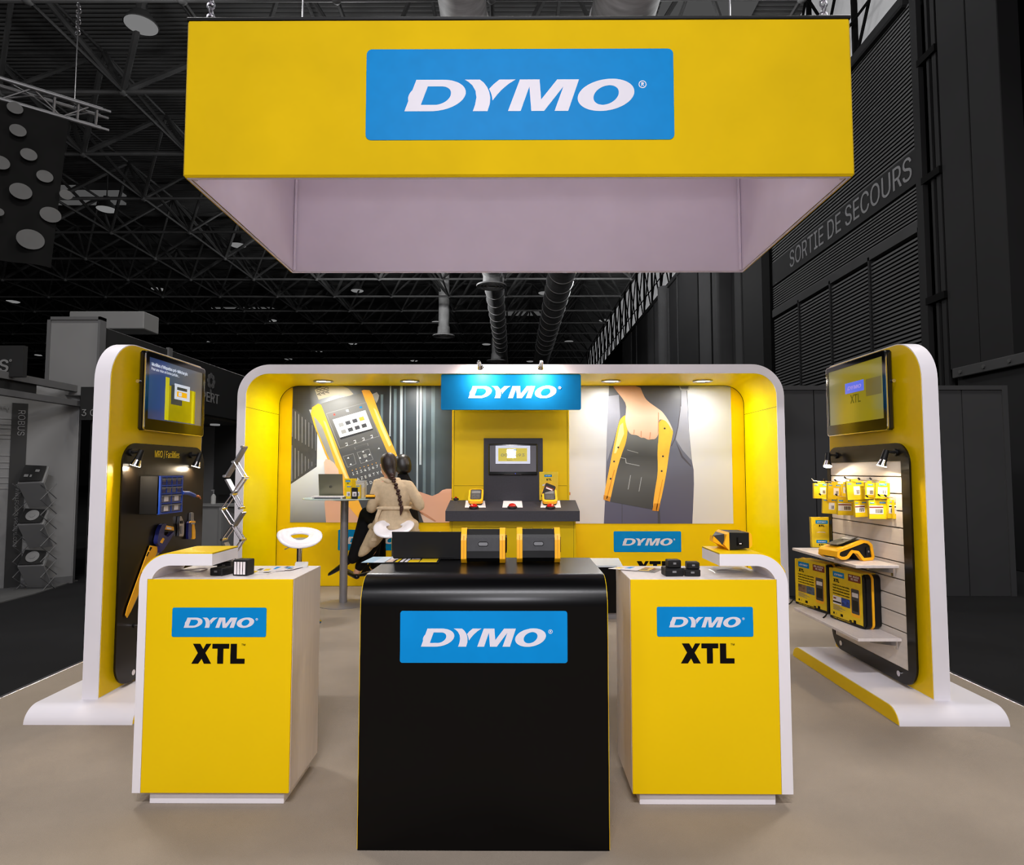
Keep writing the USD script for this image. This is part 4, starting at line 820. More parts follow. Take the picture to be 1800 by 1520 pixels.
obj('card_sheet', bx(a[0], b[0], 7.33, 7.345, a[2] + .0, b[2], .002), YPRINT, t)
q = P(957, 838, y=7.33); dymo(t, (q[0], 7.3298, q[2]), *XZ, .085, reg=False, t=.001); q = P(960, 844.5, y=7.33); xtl(t, (q[0], 7.3298, q[2]), *XZ, .023)
obj('tape_picture', hull([P(*p, y=7.33) + np.array([0, dy, 0]) for p in ((953, 852), (958, 850), (965, 850.5), (968, 853), (954, 854)) for dy in (-.001, 0)]), PAPER, t)
q = shelfpt(964, 880) + SN * .05
t = thing('mobile_printer', 'dark label printer with yellow rim leaning against the info card', 'label printer', tuple(q))
cc = P(964, 861, y=7.27); R_ = trimesh.transformations.euler_matrix(1.05, .38, .0, 'sxyz'); R_[:3, 3] = cc + np.array([0, .0, -.015])
for nm, ms, mm in (('body', prism(rrect(-.062, .062, -.1, .075, .02), (0, 0, 0), (1, 0, 0), (0, 1, 0), .035), BLKM), ('bumper', prism(rrect(-.066, .066, -.1, .079, .022).difference(rrect(-.058, .058, -.12, .07, .018)), (0, 0, .008), (1, 0, 0), (0, 1, 0), .022), YBUMP), ('screen_print', prism(sbox(-.045, .0, .045, .035), (0, 0, .035), (1, 0, 0), (0, 1, 0), .001), DKRED), ('label_print', prism(sbox(-.04, .005, .035, .02), (0, 0, .036), (1, 0, 0), (0, 1, 0), .001), PAPER)):
    obj(nm, T(ms, R_), mm, t)

# ---- low black bench
x0, x1 = -.88, P(1094, 991, y=6.02)[0]
t = thing('bench', 'low black bench with pale top behind the black front counter', 'bench', (0, 6.3, 0))
obj('bench_body', bx(x0, x1, 6.02, 6.5, .06, .485, .004), BLKG, t)
obj('bench_plinth', bx(x0 + .03, x1 - .03, 6.05, 6.47, 0, .06), SILV, t)
obj('bench_top', hull([(x0, 6.0, .498), (x1, 6.0, .498), (x0 - .01, 6.52, .498), (x1 + .045, 6.52, .498), (x0, 6.0, .483), (x1, 6.0, .483), (x0 - .01, 6.52, .483), (x1 + .045, 6.52, .483)]), M('pale_grey_bench_top', (196, 204, 210), .3, noise=.05, nscale=4), t, smooth=False)

# ================================================================== display walls left and right
SX, SXO, PX0, PX1 = 2.3585, 2.454, 2.075, 2.676          # inner/outer face of the slab, plinth sides
SY0_, SY1_, SZ0, SZ1 = 3.68, 4.785, .088, 2.16
PY0, PY1 = 3.54, 4.86
slab2 = Polygon([(SY0_, SZ0)] + [(SY0_ + .25 - .25 * math.cos(a), SZ1 - .25 + .25 * math.sin(a)) for a in np.linspace(0, math.pi / 2, 14)] + [(SY1_ - .06 + .06 * math.sin(a), SZ1 - .06 + .06 * math.cos(a)) for a in np.linspace(0, math.pi / 2, 6)] + [(SY1_, SZ0)])
pl2 = Polygon([(PY0, 0)] + [(PY0 + .1 - .1 * math.cos(a), SZ0 * math.sin(a)) for a in np.linspace(0, math.pi / 2, 12)] + [(PY1 - .1 + .1 * math.sin(a), SZ0 * math.cos(a)) for a in np.linspace(0, math.pi / 2, 12)] + [(PY1, 0)])
def exX(poly, x0, x1):                                      # (y, z) profile extruded along x
    x0, x1 = sorted((x0, x1)); return prism(poly, (x0, 0, 0), (0, 1, 0), (0, 0, 1), x1 - x0)
def display_wall(s, label):
    t = thing('display_stand', label, 'display stand', (s * 2.4, 4.2, 0))
    core = slab2.buffer(-.006, join_style=2)
    obj('slab', exX(core, s * SX, s * SXO), YEL, t)
    obj('slab_edging', exX(slab2.difference(slab2.buffer(-.0062, join_style=2)), s * (SX + .0015), s * (SXO - .0015)), WHT, t)
    pc = pl2.buffer(-.004, join_style=2).intersection(sbox(-9, 0, 9, 9))
    obj('plinth_side', exX(pc, s * PX0, s * (PX0 + .012)), YEL, t); obj('plinth_side', exX(pc, s * PX1, s * (PX1 - .012)), YEL, t)
    obj('plinth', exX(pl2, s * (PX0 + .003), s * (PX1 - .003)), WHT, t)
    return t
tl_ = display_wall(-1, 'left yellow display wall with white edge and black tool board')
tr2 = display_wall(1, 'right yellow display wall with white edge and slatted product board')
# accent boards
BDY0, BDY1, BDZ0, BDZ1 = 3.776, 4.764, .107, 1.548
brd = rrect(BDY0, BDY1, BDZ0, BDZ1, .13)
obj('tool_board', exX(brd, -SX + .02, -SX + .032), BLKB, tl_)
INY0, INY1, INZ0, INZ1 = 3.857, 4.72, .195, 1.438
obj('board_frame', exX(brd.difference(sbox(INY0, INZ0, INY1, INZ1)), SX - .032, SX - .02), BLKB, tr2)
for s, tt in ((-1, tl_), (1, tr2)):
    for y in (BDY0 + .165, BDY1 - .14):
        for z in (BDZ0 + .05,):
            obj('board_bolt', J(cyl((s * (SX - .032), y, z), (s * (SX - .042), y, z), .017, n=16), cyl((s * (SX - .02), y, z), (s * SX, y, z), .012, n=10)), CHROME, tt)
SLATW = M('cream_slat_laminate', (222, 212, 202), .5, noise=.05, nscale=3, stretch=(2, .6, 14))
zs = [INZ1] + [1.343 - .1035 * k for k in range(10)] + [INZ0]
for k in range(len(zs) - 1): obj('slat', bx(SX - .028, SX - .016, INY0 + .001, INY1 - .001, zs[k + 1] + (.0035 if k < 10 else 0), zs[k] - (.0035 if k else 0), .0015), SLATW, tr2)
obj('slat_backing', bx(SX - .016, SX - .006, INY0, INY1, INZ0, INZ1), M('slat_groove_metal', (88, 80, 70), .5, noise=.05), tr2)
obj('board_lettering', text('MRO / Facilities', .044, (-SX + .0325, P(271, 803, x=-SX + .03)[1], P(271, 803.5, x=-SX + .03)[2]), (0, 1, 0), (0, 0, 1), .001, width=P(314, 803, x=-SX + .03)[1] - P(271, 803, x=-SX + .03)[1]), YPRINT, tl_)
# televisions
def tv(s, label, scr):
    x0, x1 = s * (SX - .0), s * (SX - .075); y0, y1, z0, z1 = 3.90, 4.65, 1.628, 2.125
    t = thing('television', label, 'television', (x1, 4.27, z0))
    xf = s * (SX - .072)
    obj('casing', bx(s * (SX - .03), xf, y0, y1, z0, z1, .012), GLOSSB, t)
    obj('wall_bracket', bx(s * SX, s * (SX - .03), 4.1, 4.5, z0 + .12, z1 - .12), BLKM, t)
    fr = rrect(y0 + .004, y1 - .004, z0 + .004, z1 - .004, .02).difference(sbox(y0 + .035, z0 + .075, y1 - .035, z1 - .035))
    obj('bezel', exX(fr, xf, xf - s * .006), GLOSSB, t)
    obj('bezel_trim', exX(rrect(y0, y1, z0, z1, .022).difference(rrect(y0 + .004, y1 - .004, z0 + .004, z1 - .004, .02)), xf + s * .004, xf - s * .005), CHROME, t)
    obj('screen', bx(xf, xf - s * .002, y0 + .033, y1 - .033, z0 + .073, z1 - .033), scr, t)
    for yy in (y0 - .0, y1): obj('bracket_bolt', cyl((s * (SX - .035), yy - .012, 1.93), (s * (SX - .035), yy + .012, 1.93), .012, n=10), CHROME, t)
    return t, xf - s * .0025, (0, 1 * -s, 0), (y0 + .033, y1 - .033, z0 + .073, z1 - .033)
SCL = grad('left_screen_picture', 'y', [(3.93, (40, 54, 84)), (4.1, (44, 62, 110)), (4.2, (60, 76, 96)), (4.5, (84, 88, 96)), (4.62, (96, 92, 84))], .08, .7)
t, xs_, u_, (ya, yb, za, zb) = tv(-1, 'left television showing a label printer with white caption lines', SCL)
def scr(nm, y0, y1, z0, z1, mat, k=0, r=.002): return obj(nm, exX(rrect(y0, y1, z0, z1, r), xs_, xs_ + .0006 * (k + 1)), mat, t)
S_Y = M('screen_yellow_glow', (150, 140, 6), .08, noise=.12, nscale=6, emit=.6); S_YL = M('screen_lime_edge', (190, 184, 20), .08, emit=.6); S_B = M('screen_dark_device', (50, 60, 62), .08, noise=.1, emit=.55); S_W = M('screen_white', (196, 206, 220), .08, emit=.6); S_O = M('screen_orange', (226, 168, 20), .08, emit=.6)
scr('picture_body', 4.16, 4.52, za + .01, zb - .15, S_Y); scr('picture_body', 4.2, 4.34, za + .12, zb - .14, S_B, 1)
scr('picture_edge', 4.13, 4.175, za + .01, zb - .1, S_YL, 1); scr('picture_edge', 4.47, 4.5, za + .01, zb - .15, S_YL, 1)
scr('picture_screen', 4.24, 4.44, 1.86, 1.965, S_W, 2); scr('picture_screen_bar', 4.27, 4.4, 1.925, 1.945, S_B, 3); scr('picture_label', 4.27, 4.4, 1.88, 1.915, S_O, 3); scr('picture_label', 4.29, 4.33, 1.885, 1.91, S_W, 4)
obj('screen_caption', text("Modèles d'étiquettes pré-téléchargés", .02, (xs_ + .003, ya + .025, zb - .052), (0, 1, 0), (0, 0, 1), .0005, bold=True, width=.44), S_W, t)
obj('screen_caption', text("Pour une mise en forme parfaite...", .018, (xs_ + .003, ya + .025, zb - .08), (0, 1, 0), (0, 0, 1), .0005, width=.33), S_W, t)
SCR = grad('right_screen_reflection', 'y', [(3.93, (124, 118, 58)), (4.1, (132, 122, 22)), (4.4, (128, 118, 40)), (4.63, (118, 116, 84))], .08, .55)  # yellow reflection painted into the screen colour
t, xs_, u_, (ya, yb, za, zb) = tv(1, 'right television showing a blue logo on an olive screen with painted reflection', SCR)
S_BL = M('screen_blue', (78, 100, 214), .1, noise=.03, emit=.7); S_BT = M('screen_blue_letters', (150, 140, 226), .1, emit=.5)
uu_ = np.array([0, -1.0, 0])
q = P(1486, 693, x=xs_); dymo(t, (xs_, q[1], q[2]), uu_, (0, 0, 1), .235, t=.0008, reg=False, mat=S_BL, ink=S_BT, corner=.02)
obj('screen_lettering', text('XTL', .055, (xs_ - .0002, P(1495, 709, x=xs_)[1], P(1495, 709, x=xs_)[2]), uu_, (0, 0, 1), .0008, bold=True, width=.125), M('screen_olive_letters', (84, 86, 14), .1, emit=.3), t)
obj('maker_mark', bx(xs_ + .001, xs_ - .003, 4.24, 4.28, 1.655, 1.668), S_W, t)
obj('picture_shadow', exX(rrect(3.955, 4.13, za + .16, zb - .12, .004), xs_, xs_ - .0006), M('screen_grey_box', (112, 100, 40), .1, emit=.4), t)
# board spotlights: bracket, arm, head; local aim
def board_spot(s, y, label, aim):
    base = np.array([s * (SX - .032), y, 1.49]); hd = base + np.array([-s * .062, 0, .004])
    t = thing('board_spotlight', label, 'spotlight', tuple(base))
    obj('arm', J(cyl(base, base + np.array([-s * .012, 0, 0]), .022, n=16), tube([base, base + np.array([-s * .03, 0, .002]), hd], .0085, 8), ball(hd, .014)), BLKM, t)
    d = np.array(aim, float); d /= np.linalg.norm(d)
    obj('lamp_head', cyl(hd - d * .012, hd + d * .05, .016, .02, 16), BLKM, t)
    obj('reflector', cyl(hd + d * .05, hd + d * .088, .02, .031, 18), CHROME, t)
    obj('bulb', cyl(hd + d * .086, hd + d * .092, .028, n=18), SPOTE, t)
    disk_light(hd + d * .105, hd + d, .022, 560, (1, .80, .55), 75)
board_spot(-1, 3.85, 'near spotlight on the black tool board', (-.3, -.1, -.95)); board_spot(-1, 4.57, 'far spotlight on the black tool board, at its right edge', (-.22, -.15, -.95))
board_spot(1, 3.90, 'near spotlight over the slatted product board', (-.25, .1, -.95)); board_spot(1, 4.62, 'far spotlight over the slatted product board', (-.2, -.3, -.9))

# ---- what hangs on the tool board
XB = -SX + .032
c0, c1 = P(282, 836, x=-2.2), P(322, 904, x=-2.2)
ya, yb, za, zb = c0[1], c0[1] + .27, P(282, 904, x=-2.2)[2], c0[2]
t = thing('parts_cabinet', 'blue small parts cabinet with grey drawers on the black tool board', 'drawer cabinet', (XB, (ya + yb) / 2, za))
obj('cabinet_body', bx(XB, -2.205, ya, yb, za, zb, .003), BLKM, t)
fr = sbox(ya, za, yb, zb)
rows = [(.76, .95, 4), (.54, .72, 4), (.29, .51, 2), (.04, .26, 2)]; hz = zb - za; wy = yb - ya; holes = []
for r0, r1, n in rows:
    for k in range(n): holes.append((ya + wy * (.05 + .9 * k / n) + .003, ya + wy * (.05 + .9 * (k + 1) / n) - .003, za + hz * r0, za + hz * r1))
obj('front_frame', exX(fr.difference(unary_union([sbox(a, c, b, d_) for a, b, c, d_ in holes])), -2.215, -2.197), ROYAL, t)
for k, (a, b, c, d_) in enumerate(holes):
    dr = obj('drawer', bx(-2.23, -2.2, a + .001, b - .001, c + .001, d_ - .004, .002), DRAW, t)
    obj('drawer_lip', bx(-2.2, -2.192, a + .004, b - .004, d_ - .012, d_ - .006), MGREY, dr)
    if k >= 8:
        m_ = (a + b) / 2; lab_ = obj('drawer_label', bx(-2.2005, -2.1985, m_ - .024, m_ + .024, (c + d_) / 2 - .018, (c + d_) / 2 + .012), PAPER, dr)
    elif k not in (5, 6): obj('drawer_contents', bx(-2.2, -2.198, a + .006, b - .006, c + .006, c + .022), NAVY, dr)
q0, q1, q2 = P(321, 866, x=-2.2), P(342, 871, x=-2.2), P(352.5, 873, x=-2.2)
t = thing('cable_sample', 'blue cable with bare copper end beside the parts cabinet', 'cable', tuple(q0))
obj('cable_jacket', tube([q0 + np.array([0, -.005, 0]), (q0 + q1) / 2 + np.array([0, 0, .008]), q1], .013, 10), ROYAL, t)
obj('copper_core', J(*[tube([q1, q1 * .4 + q2 * .6 + np.array([RNG.normal() * .004, 0, RNG.normal() * .004]), q2 + np.array([RNG.normal() * .008, 0, RNG.normal() * .009])], .0032, 5) for _ in range(9)]), COPPER, t)
obj('mounting_pin', cyl(q0 * .5 + q1 * .5, (XB, (q0[1] + q1[1]) / 2, (q0[2] + q1[2]) / 2), .004, n=8), BLKM, t)
def onboard(px, py): return P(px, py, x=XB + .015)
def boardpoly(pts, x0=.004, x1=.022, k=None):
    w = [(lambda q: (q[1], q[2]))(onboard(180 + x / 6.607, 770 + y / 6.607)) for x, y in pts]
    return exX(Polygon(w).buffer(0), XB + x0, XB + x1)
t = thing('utility_knife', 'silver utility knife on the tool board left of the pliers', 'knife', tuple(onboard(317, 925)))
obj('handle', boardpoly([(890, 905), (905, 905), (925, 950), (938, 990), (935, 1120), (928, 1140), (878, 1138), (882, 1120), (888, 1050), (880, 990), (886, 950)]), ALU, t)
obj('grip_inset', boardpoly([(895, 1020), (915, 1020), (912, 1110), (897, 1110)], .022, .025), MGREY, t); obj('slider', boardpoly([(892, 960), (915, 955), (920, 990), (893, 992)], .022, .028), BLKM, t)
t = thing('pliers', 'blue and yellow handled pliers on the tool board, right of the knife', 'pliers', tuple(onboard(336, 925)))
obj('jaws', J(boardpoly([(1018, 960), (1022, 870), (1036, 862), (1038, 965)]), boardpoly([(1040, 965), (1041, 862), (1050, 870), (1050, 940), (1058, 965)]), boardpoly([(1008, 960), (1060, 960), (1055, 1000), (1012, 1000)], .006, .026)), STEEL, t)
obj('grip', boardpoly([(992, 985), (1006, 965), (1026, 985), (1026, 1150), (1015, 1172), (988, 1172), (985, 1120)]), NAVY, t); obj('grip', boardpoly([(1034, 985), (1056, 985), (1070, 1080), (1070, 1160), (1058, 1172), (1036, 1170), (1036, 1060)]), YBUMP, t)
obj('grip_collar', boardpoly([(992, 980), (1006, 962), (1060, 962), (1064, 980)], .022, .027), YBUMP, t)
t = thing('hand_saw', 'blue and yellow handled saw slanting across the tool board', 'saw', tuple(onboard(280, 960)))
obj('handle', boardpoly([(612, 1190), (635, 1080), (665, 1010), (695, 990), (715, 995), (720, 1010), (695, 1070), (690, 1120), (735, 1150), (800, 1085), (806, 1105), (770, 1170), (690, 1290), (650, 1330), (640, 1250), (615, 1225)], .004, .03), NAVY, t)
obj('handle_crest', boardpoly([(700, 1060), (715, 1012), (805, 1030), (806, 1072), (760, 1066)], .006, .03), YBUMP, t); obj('handle_window', boardpoly([(720, 1030), (775, 1038), (772, 1062), (718, 1055)], .03, .032), PAPER, t)
obj('handle_inlay', boardpoly([(642, 1210), (672, 1155), (692, 1170), (664, 1222)], .03, .033), YBUMP, t)
z7 = lambda x, y: ((180 + x / 4.737 - 180) * 6.607, (940 + y / 4.737 - 770) * 6.607)
obj('blade', boardpoly([(560, 1245), (655, 1260), (640, 1330), z7(240, 640), z7(212, 690), z7(198, 668), z7(215, 600)], .008, .012), YBUMP, t)
obj('blade_slot', boardpoly([(565, 1262), (585, 1268), (560, 1310), (548, 1300)], .012, .0125), INKB, t); obj('blade_slot', boardpoly([(535, 1320), (552, 1325), (525, 1375), (512, 1368)], .012, .0125), INKB, t)
obj('blade_teeth', boardpoly([(655, 1262), (690, 1290), z7(243, 640), z7(236, 645)], .008, .011), STEEL, t)
q = P(236, 1099, x=XB); t = thing('peg_hook', 'thin chrome peg low on the black tool board', 'hook', tuple(q))
obj('peg', cyl(q, q + np.array([.06, 0, .003]), .004, n=8), CHROME, t); obj('peg_plate', cyl(q, q + np.array([.006, 0, 0]), .014, n=14), BLKM, t)

# ---- shelves on the slatted board, with goods
SHY0, SHY1, SHX = 3.905, 4.79, 2.062
def wall_shelf(z, label):
    t = thing('shelf', label, 'shelf', (SHX, 4.35, z))
    obj('shelf_board', bx(SHX, SX - .034, SHY0, SHY1, z - .018, z, .002), WGRAIN, t)
    for y in (SHY0 + .04, SHY1 - .06):
        obj('bracket', hull([(SX - .035, y, z - .02), (SX - .035, y, z - .055), (SHX + .1, y, z - .02), (SHX + .1, y, z - .035), (SX - .035, y + .02, z - .02), (SX - .035, y + .02, z - .055), (SHX + .1, y + .02, z - .02), (SHX + .1, y + .02, z - .035)]), ALU, t, smooth=False)
        obj('bracket_cap', bx(SX - .05, SX - .034, y - .004, y + .024, z - .075, z - .018, .003), CHROME, t)
wall_shelf(.808, 'upper white shelf carrying a printer and a yellow carton'); wall_shelf(.372, 'lower white shelf carrying two printer kits')
# carton
a = P(1428, 962, z=.808); Yc = a[1]; b = P(1463, 911, y=Yc)
t = thing('carton', 'tall yellow carton with blue logos on the upper white shelf', 'box', (a[0] + .07, Yc, .809))
m_ = mat4((a[0], Yc, .809), rz=-.18, rx=-.06)
wcart, hcart = .15, .225
obj('carton_body', T(bx(0, wcart, 0, .05, .0, hcart, .0015), m_), YPRINT, t)
u_, v_ = m_[:3, 0], m_[:3, 2]; o_ = m_[:3, 3] - m_[:3, 1] * .0005
dymo(t, o_ + u_ * .03 + v_ * .175, u_, v_, .085, reg=False, t=.0008); xtl(t, o_ + u_ * .05 + v_ * .153, u_, v_, .015)
dymo(t, o_ + u_ * .03 + v_ * .032, u_, v_, .075, reg=False, t=.0008); xtl(t, o_ + u_ * .045 + v_ * .013, u_, v_, .014)
obj('tape_picture', prism(Polygon([(.03, .108), (.05, .116), (.09, .115), (.1, .108), (.06, .112)]), o_, u_, v_, .001), PAPER, t)
# side-lying printer on the upper shelf: profile swept across its width
prof = Polygon([(0, .03), (.004, .062), (.02, .075), (.20, .125), (.235, .118), (.262, .095), (.275, .02), (.262, .002), (.19, .0), (.15, .045), (.115, .05), (.085, .02), (.06, .012), (.03, .014)]).buffer(-.006).buffer(.006)
def big_printer(t, m):
    e = lambda p, y0, y1: T(prism(p, (0, y1, 0), (1, 0, 0), (0, 0, 1), y1 - y0), m)
    obj('body', e(prof.buffer(-.001), -.07, .07), BLKM, t)
    obj('bumper', e(prof.difference(prof.buffer(-.017)), -.077, -.05), YBUMP, t); obj('bumper', e(prof.difference(prof.buffer(-.017)), .05, .077), YBUMP, t)
    obj('nose_bumper', e(Polygon([(0, .03), (.004, .062), (.02, .076), (.06, .088), (.062, .07), (.03, .055), (.03, .03)]), -.05, .05), YBUMP, t)
    ang = math.atan2(.05, .18)
    obj('keypad', T(bx(.0, .15, -.048, .048, 0, .003), m @ mat4((.035, 0, .094), ry=-ang)), BLKM, t); obj('display', T(bx(.105, .145, -.038, .038, .003, .005), m @ mat4((.035, 0, .094), ry=-ang)), MGREY, t)
    obj('port_cover', T(bx(.215, .24, -.0785, -.074, .03, .08, .002), m), BLKM, t); obj('side_screw', T(cyl((.228, -.081, .055), (.228, -.078, .055), .006, n=10), m), ALU, t)
q = P(1500, 984, z=.809); q2 = P(1461, 955, z=.809)
t = thing('desktop_printer', 'yellow and black label printer lying on the upper white shelf', 'label printer', tuple(P(1510, 984, z=.809)))
nose, tail = np.array([2.005, 4.03, .809]), np.array([2.283, 4.11, .809])
dd = tail - nose; rz_ = math.atan2(dd[1], dd[0])
big_printer(t, mat4(tuple(nose + np.array([-.015, .075, .0])), rz=rz_) @ np.diag([np.linalg.norm(dd) / .275] * 3 + [1]))
# kits in cases
def kit_case(name_label, pa, pb, pics):
    """pa, pb: near and far bottom corners of the card on the shelf."""
    u = (pa - pb) / np.linalg.norm(pa - pb); L = np.linalg.norm(pa - pb); v_ = np.array([0, 0, 1.0]); n = np.cross(u, v_)
    t = thing('printer_kit', name_label, 'printer case', tuple((pa + pb) / 2 - n * .05)); hgt = .345
    m = np.eye(4); m[:3, 0], m[:3, 1], m[:3, 2], m[:3, 3] = u, v_, n, pb + np.array([0, 0, .001])
    sh = rrect(-.012, L + .012, 0, hgt, .035)
    e = lambda p, z0, z1: T(trimesh.creation.extrude_polygon(p, z1 - z0, engine='earcut'), m @ mat4((0, 0, z0)))
    obj('case_shell', J(e(sh.buffer(-.006), -.115, -.002), e(sh, -.1, -.062), e(sh, -.045, -.012)), BLKM, t)
    obj('zip_band', e(sh.buffer(.003), -.062, -.047), YBUMP, t)
    card = obj('card_sleeve', J(e(rrect(0, L * .96, .012, hgt - .004, .006), -.012, .0), ), YPRINT, t)
    obj('sleeve_wrap', e(sbox(.05, hgt - .004, L * .96, hgt + .002), -.1, .0), YPRINT, t)
    o = lambda x, y: m[:3, 3] + u * x * L + v_ * y * hgt + n * .0006
    dymo(t, o(.12, .83), u, v_, .34 * L, reg=False, t=.0008); xtl(t, o(.13, .73), u, v_, .065 * hgt)
    def blk(nm, x0, x1, y0, y1, mat, r=.002, k=0): return obj(nm, T(trimesh.creation.extrude_polygon(rrect(x0 * L, x1 * L, y0 * hgt, y1 * hgt, r), .0008, engine='earcut'), m @ mat4((0, 0, .0006 + k * .0006))), mat, t)
    blk('red_flash', .58, .93, .82, .95, DKRED)
    obj('flash_text', text('NEW . NOUVEAU', .012, o(.61, .9) + n * .0012, u, v_, .0004, bold=True, width=.28 * L), PAPER, t); obj('flash_text', text('NEU . NUEVO', .012, o(.66, .85) + n * .0012, u, v_, .0004, bold=True, width=.2 * L), PAPER, t)
    for k, s in enumerate(('Simplifies the most complex labelling', 'Simplifie l’étiquetage le plus complexe', 'Macht auch anspruchsvolle Aufgaben leicht', 'Vereenvoudigt de meest complexe')):
        obj('card_text', text(s, .009, o(.1, .66 - .055 * k), u, v_, .0004, bold=True, width=.5 * L), INKB, t)
    for k, mt in enumerate(pics): blk('card_picture', .1 + .26 * k, .35 + .26 * k, .3, .46, mt)
    if pics[0] is PAPER:
        blk('picture_mark', .12, .2, .4, .43, DKRED, k=1); blk('picture_mark', .1, .35, .33, .36, INKB, k=1)
    for k in range(5): blk('card_text', .1, .3 + .08 * ((k * 7) % 3), .27 - .02 * k, .278 - .02 * k, GINK, .0005)
    for x0, x1, y0, y1, mt in ((.1, .135, .1, .14, INKB), (.19, .2, .1, .14, GINK), (.32, .39, .09, .14, INKB), (.58, .65, .06, .085, INKB), (.7, .77, .04, .11, INKB)): blk('card_symbol', x0, x1, y0, y1, mt, .001)
    blk('device_picture', .64, .9, .17, .7, YBUMP, .02); blk('device_picture', .66, .88, .23, .69, DGREY, .008, 1); blk('device_screen', .685, .855, .54, .62, PAPER, .003, 2); blk('device_keys', .69, .85, .28, .48, BLKM, .003, 2)
    blk('black_footer', .0, .96, .01, .055, BLKM, .001)
    obj('footer_text', text('LABEL MAKER KIT CASE', .007, o(.1, .025) + n * .0012, u, v_, .0004, width=.5 * L), YPRINT, t)
    obj('zip_pull', tube([pb + np.array([-.015, .01, .03]), pb + np.array([-.04, -.01, .012]), pb + np.array([-.06, -.02, .002])], .005, 6), BLKM, t)
PIC1, PIC2 = M('card_photo_hand', (120, 90, 66), .4, noise=.7, nscale=40), M('card_photo_panel', (70, 84, 104), .4, noise=.7, nscale=45); PIC3 = M('card_photo_cables', (30, 60, 140), .4, noise=.8, nscale=60)
kit_case('near printer kit in a black zip case, on the lower white shelf', P(1520, 1107, z=.373), P(1460, 1085, z=.373), (PAPER, PIC3))
kit_case('far printer kit in a black zip case, partly behind the near one', P(1456, 1080, z=.373), P(1399, 1061, z=.373), (PIC1, PIC2))
# hanging packs: (px of upper left, upper right, lower; row z) each turned to the camera
PK = [(1430, 1458, 847, 876, 4.62), (1454, 1480, 847, 877, 4.5), (1480, 1491, 848, 873, 4.42), (1489, 1519, 844, 879, 4.2), (1520, 1538, 846, 877, 4.12), (1538, 1562, 846, 876, 4.0), (1466, 1478, 852, 872, 4.56), (1506, 1521, 850, 880, 4.27),
      (1445, 1472, 873, 902, 4.55), (1472, 1504, 874, 905, 4.36), (1503, 1527, 878, 909, 4.2), (1527, 1560, 877, 912, 4.02), (1559, 1571, 875, 911, 3.97), (1570, 1583, 876, 912, 3.93)]
names = ['far end of upper row', 'second from far end, upper row', 'narrow, behind the square pack of upper row', 'square one mid upper row', 'right of square one, upper row', 'near end of upper row', 'deep behind second pack, upper row', 'deep behind square pack, upper row',
         'far end of lower row', 'second from far end, lower row', 'third of lower row, tilted', 'wide with red stripe, lower row', 'narrow, black stripe, second from near end, lower row', 'narrow, black stripe, near end of lower row']
WLAB = M('pack_label_white', (226, 220, 214), .45, noise=.04)
for k, (x0, x1, y0, y1, Yk) in enumerate(PK):
    a, b = P(x0, y0, y=Yk), P(x1, y1, y=Yk); w, hgt = b[0] - a[0], a[2] - b[2]; wide = w > .085
    t = thing('label_pack', 'yellow cassette pack, ' + names[k], 'pack', ((a[0] + b[0]) / 2, Yk, b[2]), group='yellow cassette packs on the slatted board')
    rz_ = -.25 + .12 * math.sin(k * 2.1); ry_ = .05 * math.sin(k * 1.7)
    m = mat4((a[0], Yk, b[2]), rz=rz_ * .6, ry=ry_)
    sw = w * .3 if wide else 0
    obj('pack_box', T(bx(0, w, 0, .028 if wide else .02, 0, hgt * .93, .001), m), YPRINT, t)
    obj('hang_tab', T(bx(w * .3, w * .7, .012, .014, hgt * .9, hgt * 1.04), m), YPRINT, t)
    u, v_, n = m[:3, 0], m[:3, 2], -m[:3, 1]; o = m[:3, 3] + n * .0005
    dymo(t, o + u * (w * (.55 if wide else .25)) + v_ * hgt * .78, u, v_, w * (.3 if wide else .5), reg=False, t=.0006)
    if wide: dymo(t, o + u * w * .06 + v_ * hgt * .78, u, v_, w * .22, reg=False, t=.0006)
    st = (DKRED if k in (9, 10, 11) else INKB if k in (12, 13) else None)
    lx0, lx1 = (w * (.02 if wide and k != 3 else .3), w * .72) if wide else (w * .15, w * .82)
    if k in (3, 8, 0, 1): lx0, lx1 = w * .38, w * .74
    lab = obj('pack_label', prism(sbox(lx0, hgt * .25, lx1, hgt * .68), o, u, v_, .0006), WLAB, t)
    bc0, bc1 = lx0 + (lx1 - lx0) * .45, lx1 - .003
    obj('bar_code', J(*[prism(sbox(bc0 + (bc1 - bc0) * i / 6, hgt * .3, bc0 + (bc1 - bc0) * (i + .55) / 6, hgt * .5), o + n * .0007, u, v_, .0004) for i in range(6)]), INKB, lab, smooth=False)
    if st: obj('colour_stripe', prism(sbox(lx0, hgt * .56, lx1, hgt * .62), o + n * .0007, u, v_, .0004), st, lab)
    zh = b[2] + hgt * 1.02; xe = a[0] + w * .5
    hook = np.array([xe, Yk + .013, zh])
    t2 = thing('pack_hook', 'chrome prong of the pack at ' + names[k], 'hook', tuple(hook), group='chrome prongs on the slatted board')
    obj('prong', tube([(SX - .03, Yk + .013, zh - .004), (xe, Yk + .013, zh), (xe - .05, Yk + .013, zh + .006), (xe - .06, Yk + .013, zh + .014)], .003, 6), CHROME, t2)
    obj('prong_plate', bx(SX - .036, SX - .028, Yk - .006, Yk + .032, zh - .03, zh + .012, .002), CLEAR, t2)
    obj('prong_tip', tube([(xe - .055, Yk + .013, zh + .01), (xe - .066, Yk + .013, zh + .02)], .0055, 6), BLKM, t2)

